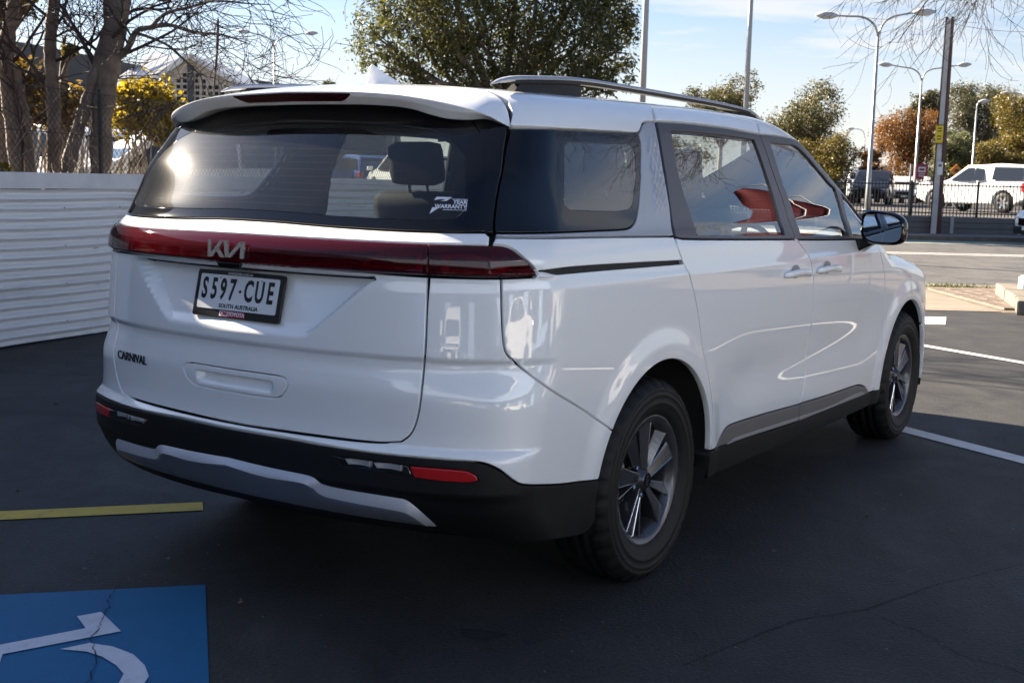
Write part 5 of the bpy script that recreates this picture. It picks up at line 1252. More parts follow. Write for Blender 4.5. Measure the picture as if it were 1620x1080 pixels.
tree('broadleaf_tree', 'olive leaved tree top behind the leftmost bare trunks', -80, 75, -120, 90, 15.6, M['lf_og'], 7000, .08, 53, zg=NZ, group=None, nclump=8)
tree('broadleaf_tree', 'small olive leaf spray beside the slender bare tree', 96, 126, 52, 92, 16, M['lf_og'], 450, .08, 54, zg=NZ, group=None, nclump=4, trunk_px=90)
# twiggy undergrowth along the chain-link
g_ = np.random.default_rng(5); mb = MB()
for k in range(60):
    p = f0 - fn * (1.5 + g_.uniform(0, 1.2)) + fd * g_.uniform(-2.5, 6.5); limb_set(mb, (p.x, p.y, NZ), (g_.normal(0, .6), g_.normal(0, .6), 1), .009, g_.uniform(.5, .95), 2, g_, 4, .6, .1, .18, .004)
tag(mb.build('undergrowth', M['bark_pale']), kind='stuff')
bush('flowering_weed', 'small yellow flowering weed above the fence capping', [(0, 14, 258, 272)], 10.6, 'lf_yellow', 130, .03, 55, zg=1.1, stems=4)
# bare street tree at the right, its twigs hanging into the top of the view
g_ = np.random.default_rng(77)
root = empty('bare_tree', (12.0, 16.0, 0), 0, 'bare street tree whose drooping twigs hang into the top right corner', 'tree')
tk, tw = MB(), MB()
tk.tube([(0, 0, -.1), (-.1, .05, 1.3), (-.35, .1, 3.2), (-.5, .1, 4.7)], [.19, .16, .15, .13], 10, cap=False)
for k in range(9):
    a = 2 * math.pi * k / 9 + .2; d = Vector((math.cos(a), math.sin(a) * .9, g_.uniform(.35, .8))); p = Vector((-.5, .1, 4.6)); pts = [p]; L = g_.uniform(3.8, 5.4)
    if math.cos(a) < -.3: L = g_.uniform(5.2, 6.4)
    for i in range(9): d = (d + Vector(g_.normal(0, .12, 3)) + Vector((0, 0, .10 - .045 * i))).normalized(); pts.append(pts[-1] + d * L / 9)
    tk.tube(pts, list(np.linspace(.045, .008, 10)), 7, cap=False)
    for q in range(52 if math.cos(a) < -.3 else 14):
        i = min(int(g_.uniform(3, 9.9)), 9); s_ = Vector(g_.normal(0, 1, 3)); dd = (pts[min(i + 1, 9)] - pts[i - 1]).normalized(); nd = dd * .8 + (s_ - dd * s_.dot(dd)).normalized() * .7
        limb_set(tw, pts[i], nd, .012, g_.uniform(.9, 1.6), 2, g_, 5, .55, -.1, .14, .0042, .16)
tk.build('trunk', M['bark'], root, smooth=True); tw.build('twigs', M['twig'], root)

# ------------------------------------------------------------------ poles and lamps
M['galv'] = simple('galvanised_steel', (.34, .35, .36), .45, .5); M['lamp_head'] = simple('lamp_head_grey', (.5, .5, .5), .5)
def lamp(label, base, Y, zg, top, arms, r_=.085, group='street lamps along the far side'):
    """pole from the ground to `top` px, arms: list of px polylines ending in a lamp head"""
    t3 = at(top[0], top[1], Y); root = empty('street_lamp', (t3.x, Y, zg), 0, label, 'street lamp', group); o0 = Vector((t3.x, Y, zg)); H = t3.z - zg
    MB().tube([(0, 0, 0), (0, 0, .9), (0, 0, H)], [r_ * 1.25, r_, r_ * .62], 10).tube([(0, 0, 0), (0, 0, .03)], r_ * 2.2, 8).build('pole', M['galv'], root, smooth=True)
    for arm in arms:
        w3 = [at(x, y, Y) - o0 for x, y in arm]; w3 = resample_open([Vector((0, 0, H - .05))] + w3, 5); MB().tube(w3, list(np.linspace(r_ * .55, r_ * .38, len(w3))), 7).build('arm', M['galv'], root, smooth=True)
        e = w3[-1]; d = (w3[-1] - w3[-3]).normalized(); d.z *= .4; L = r_ * 8
        MB().tube([e - d * L * .2, e + d * L * .15, e + d * L * .55, e + d * L], [r_ * .5, r_ * 1.5, r_ * 1.7, r_ * .5], 8).build('lamp_head', M['lamp_head'], root, smooth=True)
    return root
lamp('tallest double armed street lamp, beside the orange tree', None, 45, LZ - .12, (1389, 58), [[(1383, 40), (1366, 28), (1340, 26), (1320, 25)], [(1396, 40), (1410, 28), (1430, 23), (1450, 20)]])
lamp('double armed street lamp just left of the utility pole top', None, 70, LZ - .12, (1458, 128), [[(1454, 117), (1443, 109), (1425, 106), (1408, 103)], [(1463, 117), (1474, 110), (1495, 107), (1518, 103)]])
lamp('slim single lamp post left of the white utility truck', None, 60, LZ - .12, (1545, 175), [[(1546, 166), (1549, 162), (1551, 161)]], .06)
lamp('small single armed lamp in the gap between trees', None, 110, LZ - .12, (1368, 218), [[(1366, 209), (1360, 205), (1350, 204)]], .07)
lamp('lamp whose arm enters from the right edge', None, 75, LZ - .12, (1640, 160), [[(1632, 152), (1615, 149), (1600, 148)]], .08)
lamp('street lamp above the gabled building with one long arm', None, 60, 0, (434, 78), [[(437, 68), (450, 59), (470, 55), (486, 53)], [(430, 66), (420, 59), (405, 54), (392, 51)]], .065, None)
for lb, px, py, Y, w_ in (('plain grey pole in front of the dark eucalyptus', 1016, 165, 26, .066), ('plain grey pole left of the olive tree', 1180, 168, 36, .072)):
    b_ = at(px, py, Y); root = empty('light_pole', (b_.x, Y, 0 if Y < 34 else .6), 0, lb, 'pole'); MB().tube([(0, 0, 0), (0, 0, 5), (0, 0, 11)], [w_ * 1.15, w_, w_ * .7], 12).build('pole', M['galv'], root, smooth=True)
    MB().box((-.16, -.16, 0), (.16, .16, .03)).build('base_plate', M['galv'], root); MB().tube([(0, 0, 11), (.25, 0, 11.4), (.9, 0, 11.5)], .04, 6).build('arm', M['galv'], root); MB().tube([(.9, 0, 11.5), (1.1, 0, 11.5), (1.5, 0, 11.48)], [.06, .13, .05], 8).build('lamp_head', M['lamp_head'], root)
# utility pole: two steel channels with concrete between
b_ = at(1479, 368, 36.3); SP = empty('utility_pole', (b_.x, 36.3, .116), R(-42), 'tall utility pole of rusty steel and white concrete with a yellow sticker', 'utility pole')
tpx = at(1504, 30, 36.3); hgt = tpx.z - .116
cw, cd = .092, .118
MB().add([(-cw, -cd, 0), (cw, -cd, 0), (cw, cd, 0), (-cw, cd, 0), (-cw * .75, -cd * .5, hgt), (cw * .75, -cd * .5, hgt), (cw * .75, cd * .5, hgt), (-cw * .75, cd * .5, hgt)], [(0, 1, 5, 4), (1, 2, 6, 5), (2, 3, 7, 6), (3, 0, 4, 7), (4, 5, 6, 7)]).build('concrete_core', simple('pole_concrete', (.52, .49, .46), .85, var=.2, vscale=1.5), SP)
rust = simple('rusty_steel', (.075, .03, .025), .7, .2, var=.35, vscale=3)
for s in (1, -1):
    MB().add([(s * cw, -cd - .012, 0), (s * (cw + .035), -cd - .012, 0), (s * (cw + .035), cd + .012, 0), (s * cw, cd + .012, 0), (s * cw * .75, -cd * .5 - .012, hgt + .05), (s * (cw * .75 + .035), -cd * .5 - .012, hgt + .05), (s * (cw * .75 + .035), cd * .5 + .012, hgt + .05), (s * cw * .75, cd * .5 + .012, hgt + .05)],
             [(0, 1, 5, 4), (1, 2, 6, 5), (2, 3, 7, 6), (3, 0, 4, 7), (4, 5, 6, 7)]).build('steel_channel', rust, SP)
zy = at(1487, 213, 36.3).z - .116
MB().box((-.13, -.150, zy - .25), (.10, -.135, zy + .26)).build('sticker', simple('yellow_sticker', (.75, .52, .02), .5), SP); MB().box((-.16, -.16, zy - .27), (.16, -.10, zy - .25)).build('band', rust, SP); MB().box((-.16, -.16, zy + .26), (.16, -.10, zy + .28)).build('band', rust, SP)
mb = MB()
for k, (a, b2) in enumerate(((-.02, .17), (-.02, .09), (-.02, -.06), (-.02, -.14))): mb.box((-.07, -.153, zy + b2 - .012), (.05, -.1505, zy + b2 + .02))
mb.build('sticker_marks', M['plate_black'], SP)
zs = at(1490, 267, 36.3).z - .116
MB().box((.02, -.20, zs - .19), (.18, -.185, zs + .19)).build('notice_plate', simple('notice_white', (.75, .73, .70), .5), SP); MB().box((.05, -.203, zs + .05), (.15, -.2005, zs + .13)).build('notice_print', M['clad'], SP)
# service wires
for k, (za, zb) in enumerate(((6.1, 6.3),)):
    pts = [at(1504, 37, 36.3).lerp(at(1760, 36, 34), t_) - Vector((0, 0, .25 * 4 * t_ * (1 - t_))) for t_ in np.linspace(0, 1, 16)]
    tag(MB().tube(pts, .006, 4).build('service_wire', M['twig']), 'thin service wire running right from the utility pole', 'wire')

# ------------------------------------------------------------------ fence along the raised car park
PF = empty('picket_fence', (0, 36.95, LZ - .12), 0, 'black steel picket fence on top of the sleeper wall', 'fence')
pk = MB().box((-.011, -.011, .03), (.011, .011, 1.03)).build('picket', o.data.materials[0] if False else simple('black_fence_paint', (.010, .010, .011), .4), PF); pkm = pk.data; fp = pkm.materials[0]
x = 2.0; pk.location = (x, 0, 0)
for i in range(1, 235): o = bpy.data.objects.new('picket', pkm); COL.objects.link(o); o.parent = PF; o.location = (x + i * .105, 0, 0)
for z in (.12, .96): MB().box((1.8, -.018, z - .02), (26.8, .018, z + .02)).build('rail', fp, PF)
for i in range(13): MB().box((1.9 + i * 2.02, -.03, -.1), (1.96 + i * 2.02, .03, 1.08)).build('post', fp, PF)

# ------------------------------------------------------------------ other vehicles
def gloss(name, c): return simple(name, c, .3, 0, .9)
M['wp'] = gloss('white_vehicle_paint', (.78, .78, .77)); M['bp'] = gloss('black_vehicle_paint', (.012, .012, .014)); M['sp'] = gloss('silver_vehicle_paint', (.40, .41, .42)); M['rp'] = gloss('red_vehicle_paint', (.35, .02, .02)); M['blp'] = gloss('blue_vehicle_paint', (.03, .08, .28))
M['dglass'] = simple('dark_vehicle_glass', (.012, .014, .016), .06, 0, .5); M['tail'] = simple('tail_lamp', (.32, .01, .015), .2, 0, .6); M['headl'] = simple('head_lamp', (.6, .61, .63), .12, .3, .6)
def vehicle(name, label, cat, loc, ang, paint, prof, wb, x_ax, width, wr=.33, belt=.95, glassz=None, group=None, zroof=None, side_glass=(), front_glass=None, rear_glass=None, tail=None, cladw=False):
    """prof: side outline from the rear sill over the roof to the front sill (x forward, z up); glass given as side-view polygons"""
    root = empty(name, loc, ang, label, cat, group); W2 = width / 2; zr = max(p[1] for p in prof)
    def hw(z): return W2 * (1 - .03 * max(0, (.5 - z)) - .20 * max(0, (z - belt) / (zr - belt + 1e-6)) ** 1.1)
    low = []
    for cx0 in sorted(x_ax, reverse=True): low += [(cx0 + (wr + .06) * math.cos(a), wr + (wr + .06) * math.sin(a)) for a in np.linspace(R(-10), R(190), 15)]
    loop = list(prof) + low; lp = resample(np.array(loop), .16); a0 = area2(lp)
    if a0 < 0: lp = lp[::-1]
    ins = inset(lp, .055); n = len(lp)
    vs = []; 
    for y_, q in ((-1, ins), (-1, lp), (1, lp), (1, ins)):
        k = len(vs)
        for (x, z) in q:
            edge = q is lp; end = min(x - min(p[0] for p in prof), max(p[0] for p in prof) - x); taper = 1 - .10 * max(0, 1 - end / .5) ** 2
            vs.append((x, y_ * (hw(z) * taper - (.05 if edge else 0)), z))
    fs = [(r_ * n + i, r_ * n + (i + 1) % n, (r_ + 1) * n + (i + 1) % n, (r_ + 1) * n + i) for r_ in range(3) for i in range(n)]
    body = MB().add(vs, fs); 
    res = delaunay_2d_cdt([Vector(p) for p in ins], [(i, (i + 1) % n) for i in range(n)], [], 1, 1e-6)
    if len(res[0]) == n:
        cen = np.array([[ (res[0][f[0]][k] + res[0][f[1]][k] + res[0][f[2]][k]) / 3 for k in (0, 1)] for f in res[2]]); okk = inside(cen, ins); mp = {i: res[3][i][0] for i in range(n)}
        for f, k in zip(res[2], okk):
            if k: body.f.append(tuple(mp[q] for q in f)); body.f.append(tuple(3 * n + mp[q] for q in f[::-1]))
    body.build('body', paint, root, smooth=False)
    for poly in side_glass:
        for s in (1, -1):
            MB().add([(x, s * (hw(z) + .006), z) for x, z in poly], [tuple(range(len(poly)))]).build('window', M['dglass'], root, fix=False)
    for gl in (front_glass, rear_glass):
        if gl:
            (xa, za), (xb, zb), (nx, nz) = gl; q = .012
            MB().add([(xa + nx * q, -hw(za) * .86, za + nz * q), (xa + nx * q, hw(za) * .86, za + nz * q), (xb + nx * q, hw(zb) * .84, zb + nz * q), (xb + nx * q, -hw(zb) * .84, zb + nz * q)], [(0, 1, 2, 3)]).build('windscreen' if gl is front_glass else 'rear_window', M['dglass'], root, fix=False)
    xf = max(p[0] for p in prof); xr_ = min(p[0] for p in prof)
    for s in (1, -1):
        MB().box((xf - .34, s * (W2 - .20) - .17, .66), (xf - .02, s * (W2 - .20) + .17, .80)).build('headlight', M['headl'], root, bevel=.03)
        tz = tail or (.72, .98); MB().box((xr_ - .012, s * (W2 - .13) - .09, tz[0]), (xr_ + .28, s * (W2 - .13) + .115, tz[1])).build('tail_light', M['tail'], root, bevel=.02)
        MB().box((wb * .5 + .35, s * W2 * .94 - .02, belt + .02), (wb * .5 + .50, s * W2 * .94 + .02 + s * .16, belt + .17)).build('wing_mirror', paint, root, bevel=.02)
    for xa in (xf - .05, xr_ - .03): MB().box((xa, -W2 * .9, .28), (xa + .08, W2 * .9, .50)).build('bumper', M['black_plastic'], root, bevel=.02)
    MB().box((xf - .03, -.55, .52), (xf + .015, .55, .74)).build('grille', M['gloss_black'], root, bevel=.01)
    MB().box((xf + .03, -.19, .40), (xf + .045, .19, .51)).build('number_plate', M['plate_white'], root); MB().box((xr_ - .05, -.19, .62), (xr_ - .035, .19, .73)).build('number_plate', M['plate_white'], root)
    for xa in x_ax:
        for s in (1, -1):
            wv = empty('wheel'); wv.parent = root; wv.location = (xa, s * (W2 - .12), wr)
            MB().lathe([(wr * .6, -.11), (wr * .93, -.115), (wr, -.08), (wr, .08), (wr * .93, .115), (wr * .6, .11)], 28).build('tyre', M['tyre'], wv, smooth=True)
            rb = MB().lathe([(0, .085), (wr * .62, .10), (wr * .62, -.10), (0, -.085)], 20)
            rb.build('rim', M['rim_dark'], wv); sp2 = MB()
            for k in range(6):
                a = k * math.pi / 3; ca, sa = math.cos(a), math.sin(a)
                for yy in (-1, 1): sp2.add([(-.03 * sa, yy * .105, .03 * ca), (.03 * sa, yy * .105, -.03 * ca), (wr * .6 * ca + .045 * sa, yy * .112, wr * .6 * sa - .045 * ca), (wr * .6 * ca - .045 * sa, yy * .112, wr * .6 * sa + .045 * ca)], [(0, 1, 2, 3)])
            sp2.build('spokes', M['rim_edge'], wv, fix=False)
    return root
SUVP = [(-2.2, .35), (-2.25, .62), (-2.22, 1.0), (-2.08, 1.30), (-1.85, 1.60), (-1.5, 1.69), (0, 1.72), (.35, 1.66), (1.10, 1.16), (1.30, 1.08), (2.0, .98), (2.22, .85), (2.27, .60), (2.22, .35)]
SUVS = ([(-1.95, 1.10), (-1.70, 1.52), (-.95, 1.56), (-.95, 1.08)], [(-.88, 1.08), (-.88, 1.57), (-.02, 1.60), (-.02, 1.06)], [(.05, 1.06), (.05, 1.60), (.30, 1.56), (.95, 1.12), (.95, 1.06)])
def suv(name, label, cat, loc, ang, paint, sc=1, group=None):
    r_ = vehicle(name, label, cat, loc, ang, paint, SUVP, 2.7, (-1.35, 1.38), 1.86, .35, 1.02, side_glass=SUVS, front_glass=((.42, 1.60), (1.06, 1.18), (.6, .8)), rear_glass=((-1.92, 1.52), (-2.14, 1.12), (-.9, .4)), group=group); r_.scale = (sc,) * 3; return r_
SEDP = [(-2.3, .35), (-2.34, .62), (-2.26, .96), (-1.75, 1.03), (-1.05, 1.38), (-.3, 1.45), (.3, 1.42), (1.05, 1.00), (1.9, .88), (2.22, .70), (2.26, .40), (2.22, .32)]
SEDS = ([(-1.45, 1.02), (-.95, 1.33), (-.30, 1.39), (-.30, 1.0)], [(-.23, 1.0), (-.23, 1.39), (.28, 1.36), (.85, 1.02), (.85, .98)])
def sedan(name, label, loc, ang, paint, group=None):
    return vehicle(name, label, 'car', loc, ang, paint, SEDP, 2.7, (-1.35, 1.38), 1.8, .32, .96, side_glass=SEDS, front_glass=((.36, 1.36), (1.0, 1.02), (.55, .83)), rear_glass=((-1.08, 1.34), (-1.70, 1.05), (-.45, .9)), tail=(.70, .88), group=group)
UTEP = [(-2.55, .55), (-2.58, .75), (-2.55, 1.12), (-2.52, 1.20), (-2.42, 1.80), (-1.2, 1.86), (-.55, 1.82), (.25, 1.80), (.95, 1.26), (1.2, 1.18), (2.25, 1.10), (2.55, .98), (2.62, .70), (2.58, .50), (2.3, .42)]
UTES = ([(-2.32, 1.24), (-2.26, 1.72), (-1.00, 1.74), (-1.00, 1.24)], [(-.62, 1.22), (-.55, 1.66), (-.18, 1.70), (-.18, 1.20)], [(-.11, 1.20), (-.11, 1.70), (.20, 1.69), (.82, 1.24), (.82, 1.20)])
g2 = 'cars parked beyond the black picket fence'
p = at(1549, 325, 47.6); vehicle('utility_truck', 'white double cab utility truck with a canopy, nearest behind the picket fence', 'truck', (p.x + .15, 47.6, LZ - .12), math.atan2(.85, -.53), M['wp'], UTEP, 3.1, (-1.55, 1.55), 1.88, .39, 1.16, side_glass=UTES, front_glass=((.32, 1.74), (.90, 1.30), (.65, .76)), rear_glass=((-2.44, 1.72), (-2.52, 1.26), (-.98, .15)), tail=(.82, 1.16))
p = at(1380, 318, 64); suv('car', 'black four wheel drive facing out with its dark grille towards us', 'car', (p.x, 64, LZ - .12), math.atan2(-.93, -.36), M['bp'], 1.03)
p = at(1364, 318, 74); VANP = [(-2.6, .35), (-2.62, 1.1), (-2.55, 2.1), (-2.3, 2.24), (.9, 2.26), (1.3, 2.1), (1.9, 1.3), (2.5, 1.08), (2.62, .7), (2.58, .35)]
vehicle('van', 'white high roofed van half hidden behind the black four wheel drive', 'van', (p.x, 74, LZ - .12), math.atan2(-.97, -.25), M['wp'], VANP, 3.2, (-1.6, 1.6), 1.95, .35, 1.2, side_glass=([(.5, 1.25), (.5, 1.95), (1.15, 1.95), (1.65, 1.28)],), front_glass=((1.36, 2.0), (1.86, 1.36), (.77, .63)), rear_glass=((-2.57, 1.9), (-2.61, 1.2), (-1, .1)))
p = at(1424, 314, 72); suv('car', 'small white car parked right of the black four wheel drive', 'car', (p.x, 72, LZ - .12), math.atan2(-.95, -.2), M['wp'], .92)
p = at(1461, 309, 104); sedan('car', 'white sedan seen from behind under the maroon sign', (p.x, 104, LZ - .12), math.atan2(1, -.05), M['wp'])
p = at(1345, 312, 84); sedan('car', 'silver car at the left end of the picket fence view', (p.x, 86, LZ - .12), math.atan2(-1, -.1), M['sp'])
p = at(1616, 372, 32.2); suv('car', 'white car on the road just entering at the right edge', 'car', (p.x + 2.6, 33.0, 0), math.pi, M['wp'], .95)
# cars of the lot on the left, seen through chain link and through the minivan
p = at(232, 268, 19); suv('car', 'white car with dark wheels parked behind the chain link fence', 'car', (p.x + .2, 19.5, NZ), math.atan2(-.55, -.8), M['wp'], .95)
p = at(150, 268, 23); sedan('car', 'silver car behind the thick bare tree trunk', (p.x, 23.5, NZ), math.atan2(-.4, .9), M['sp'])
p = at(50, 268, 22); suv('car', 'white wagon behind the leftmost bare trunks', 'car', (p.x, 22.5, NZ), math.atan2(.5, -.9), M['wp'])
p = at(105, 268, 28); sedan('car', 'pale blue car behind the slender bare tree', (p.x, 29, NZ), math.atan2(.5, -.9), M['blp'])
p = at(4, 200, 24); suv('car', 'red car at the far left edge', 'car', (p.x - 1.2, 25.5, NZ + .3), math.atan2(.5, -.9), M['rp'])
p = at(452, 278, 25); suv('car', 'white four wheel drive seen through the rear window of the minivan', 'car', (p.x, 24, NZ), math.atan2(-.96, .1), M['wp'], .98)
p = at(385, 278, 27); sedan('car', 'dark car left of the one seen through the rear window', (p.x, 28, NZ), math.atan2(-.96, .1), M['bp'])
p = at(640, 300, 44); suv('car', 'white car parked behind the picket fence and the minivan cabin', 'car', (p.x, 46, LZ - .12), math.atan2(.9, -.45), M['wp'])
p = at(600, 300, 52); suv('car', 'blue car left of the white one behind the cabin', 'car', (p.x - 1, 54, LZ - .12), math.atan2(.9, -.45), M['blp'])

# ------------------------------------------------------------------ signs
def sign(name, label, px, py, Y, zg, w_, h_, m, posts=(0,), frame=None):
    c = at(px, py, Y); root = empty(name, (c.x, Y, zg), 0, label, 'sign'); z = c.z - zg
    MB().box((-w_ / 2, -.03, z - h_ / 2), (w_ / 2, .03, z + h_ / 2)).build('board', m, root, bevel=.01)
    for x in posts: MB().box((x - .04, .032, 0), (x + .04, .10, z + h_ / 2)).build('post', M['galv'], root)
    return root, z
mar = simple('maroon_sign', (.22, .012, .05), .4)
sg_, z = sign('road_sign', 'maroon sign board with a white panel, left of the utility pole', 1458, 272, 64, LZ - .12, .62, .78, mar, (-.55, .2))
MB().box((-.20, -.035, z - .02), (.20, -.0305, z + .26)).build('panel', M['decal_white'], sg_); MB().box((-.14, -.04, z + .06), (.14, -.0355, z + .18)).build('panel_mark', mar, sg_)
for k in range(2): MB().box((-.16, -.035, z - .14 - .10 * k), (.16, -.0305, z - .09 - .10 * k)).build('print_line', M['decal_white'], sg_)
c = at(1513, 270, 62); wsn = empty('warning_sign', (c.x, 62, LZ - .12), 0, 'orange diamond warning sign left of the white utility truck', 'sign'); zz = c.z - LZ + .12
MB().add([(0, -.02, zz - .32), (.32, -.02, zz), (0, -.02, zz + .32), (-.32, -.02, zz), (0, .02, zz - .32), (.32, .02, zz), (0, .02, zz + .32), (-.32, .02, zz)], [(0, 1, 2, 3), (7, 6, 5, 4), (0, 4, 5, 1), (1, 5, 6, 2), (2, 6, 7, 3), (3, 7, 4, 0)]).build('board', simple('orange_sign', (.62, .20, .01), .4), wsn)
MB().box((-.10, -.026, zz - .07), (.10, -.0205, zz + .07)).build('sign_mark', M['plate_black'], wsn); MB().tube([(0, .05, 0), (0, .05, zz)], .03, 6).build('post', M['galv'], wsn)
# concrete kerb blocks and white bollard by the driveway
for k, (a, b_) in enumerate((((5.93, 13.78), (6.14, 14.33)), ((6.16, 14.40), (6.42, 15.35)), ((6.44, 15.42), (6.72, 16.4)))):
    A, B = Vector((*a, 0)), Vector((*b_, 0)); L = (B - A).length; mb = MB().box((0, -.14, 0), (L, .14, .17))
    o = mb.build('kerb_block', M['kerb'], bevel=.025); o.location = A; o.rotation_euler = (0, 0, math.atan2((B - A).y, (B - A).x)); tag(o, ['concrete kerb block nearest us at the driveway corner', 'middle concrete kerb block beside the driveway', 'farthest concrete kerb block, near the bollard'][k], 'kerb block', 'kerb blocks beside the driveway')
bl = at(1619, 470, 15.6); bo = empty('bollard', (bl.x, 15.6, 0), 0, 'short white bollard at the right edge beside the driveway', 'bollard'); MB().lathe([(0, .34), (.05, .335), (.075, .31), (.078, 0)], 20).build('post', M['wp'], bo, smooth=True); bo.children[0].rotation_euler = (R(90), 0, 0)

# ------------------------------------------------------------------ buildings on the left
M['roof_dark'] = simple('dark_roofing', (.06, .065, .07), .6, var=.15, vscale=.6); M['roof_pale'] = simple('pale_roof_sheet', (.72, .71, .69), .45, .2); M['lattice'] = simple('beige_breeze_block', (.56, .50, .42), .85, var=.1, vscale=.7); M['darkhole'] = simple('dark_opening', (.02, .02, .02), .9)
YG = 58.
G = lambda x, y, d=0.: at(x, y, YG + d)
gb = empty('gabled_building', (G(300, 200).x, YG, 0), 0, 'building with a pierced beige gable and pale sloping roof above the yellow shrub', 'building'); o0 = Vector((G(300, 200).x, YG, 0))
ap, le, ri = G(302, 92) - o0, G(214, 152) - o0, G(404, 152) - o0
wl = MB(); wl.add([(le.x, 0, 0), (ri.x, 0, 0), (ri.x, 0, ri.z), (ap.x, 0, ap.z), (le.x, 0, le.z), (le.x, 9, 0), (ri.x, 9, 0), (ri.x, 9, ri.z), (ap.x, 9, ap.z), (le.x, 9, le.z)], [(0, 1, 2, 3, 4), (9, 8, 7, 6, 5), (0, 4, 9, 5), (1, 6, 7, 2)])
gw_ = wl.build('wall', M['lattice'], gb)
mb = MB(); step = .30
for i in range(-12, 14):
    for j in range(0, 10):
        x = ap.x + i * step; z = le.z - .35 + j * step * .92
        top_ = ap.z - abs(x - ap.x) * (ap.z - le.z) / (ap.x - le.x) - .45
        if z < top_ and abs(x - ap.x) > .16: mb.box((x - .085, -.03, z - .085), (x + .085, .05, z + .085))
mb.build('piercings', M['darkhole'], gb)['kind'] = 'stuff'
MB().box((ap.x - .13, -.18, 0), (ap.x + .13, -.04, ap.z - .35)).build('pilaster', M['roof_dark'], gb)
for a, b2 in ((le, ap), (ap, ri)):
    d = (b2 - a).normalized(); n2 = Vector((-d.z, 0, d.x)); e0, e1 = a - d * (.5 if a is le else 0), b2 + d * (.5 if b2 is ri else 0)
    MB().add([tuple(e0 - n2 * .02 + Vector((0, -.35, 0))), tuple(e1 - n2 * .02 + Vector((0, -.35, 0))), tuple(e1 + n2 * .22 + Vector((0, -.35, 0))), tuple(e0 + n2 * .22 + Vector((0, -.35, 0))), tuple(e0 - n2 * .02 + Vector((0, 9.2, 0))), tuple(e1 - n2 * .02 + Vector((0, 9.2, 0))), tuple(e1 + n2 * .22 + Vector((0, 9.2, 0))), tuple(e0 + n2 * .22 + Vector((0, 9.2, 0)))],
             [(0, 1, 2, 3), (7, 6, 5, 4), (0, 4, 5, 1), (1, 5, 6, 2), (2, 6, 7, 3), (3, 7, 4, 0)]).build('roof', M['roof_pale'], gb)
# wing with the pale roof slope to the left of the gable
q = [G(172, 132) - o0, G(212, 128, 2) - o0, G(285, 92, 9) - o0, G(246, 82, 9) - o0]
MB().add([tuple(v) for v in q] + [tuple(v - Vector((0, 0, .25))) for v in q], [(0, 1, 2, 3), (7, 6, 5, 4), (0, 4, 5, 1), (1, 5, 6, 2), (2, 6, 7, 3), (3, 7, 4, 0)]).build('side_roof', M['roof_pale'], gb)
MB().box((q[0].x - .1, .6, 0), (le.x + .2, 8.8, q[0].z - .28)).build('side_wing', M['roof_dark'], gb)
db = empty('flat_building', (G(120, 200).x, YG + 4, 0), 0, 'long dark roofed building behind the bare trees', 'building'); o1 = Vector((G(120, 200).x, YG + 4, 0))
A, B = at(40, 68, YG + 4) - o1, at(214, 102, YG + 4) - o1
MB().add([(A.x - 9, 0, 0), (B.x, 0, 0), (B.x, 0, B.z), (A.x, 0, A.z), (A.x - 9, 0, A.z + 1.0), (A.x - 9, 12, 0), (B.x, 12, 0), (B.x, 12, B.z), (A.x, 12, A.z), (A.x - 9, 12, A.z + 1.0)], [(0, 1, 2, 3, 4), (9, 8, 7, 6, 5), (0, 4, 9, 5), (1, 6, 7, 2), (2, 7, 8, 3), (3, 8, 9, 4)]).build('wall', M['roof_dark'], db)
MB().box((A.x - 8, -.06, 1.0), (B.x - .6, -.01, 2.6)).build('window_band', M['dglass'], db)
A, B = at(370, 122, YG + 14), at(450, 135, YG + 14); db2 = empty('flat_building', (A.x, YG + 14, 0), 0, 'dark roofed building just showing left of the roof rail', 'building')
MB().add([(-3, 0, 0), (B.x - A.x + 6, 0, 0), (B.x - A.x + 6, 0, B.z - .6), (0, 0, A.z), (-3, 0, A.z), (-3, 9, 0), (B.x - A.x + 6, 9, 0), (B.x - A.x + 6, 9, B.z - .6), (0, 9, A.z), (-3, 9, A.z)], [(0, 1, 2, 3, 4), (9, 8, 7, 6, 5), (0, 4, 9, 5), (1, 6, 7, 2), (2, 7, 8, 3), (3, 8, 9, 4)]).build('wall', M['roof_dark'], db2)
# unseen building added left of the frame to shade the near car park
c0 = Vector((-6.25, 13.4, 0)); SHR = empty('shade_building', c0, math.atan2(-fd.y, -fd.x), 'unseen single storey building added at the left to shade the car park', 'building')
HB = 5.35; LB = 30.
MB().box((0, -9, 0), (LB, -.3, HB)).build('wall', simple('shade_building_render', (.46, .45, .43), .8, var=.08, vscale=.5), SHR)
MB().box((-.12, -9.1, HB), (LB + .1, -.12, HB + .22)).build('parapet', M['silver_paint'], SHR)
for k in range(9): MB().box((.6 + k * 3.2, -.296, .3), (3.5 + k * 3.2, -.24, 3.0)).build('shop_window', M['dglass'], SHR, bevel=.005)
for k in range(10): MB().box((.42 + k * 3.2, -.292, .0), (.56 + k * 3.2, -.2, 3.2)).build('mullion', M['clad'], SHR)
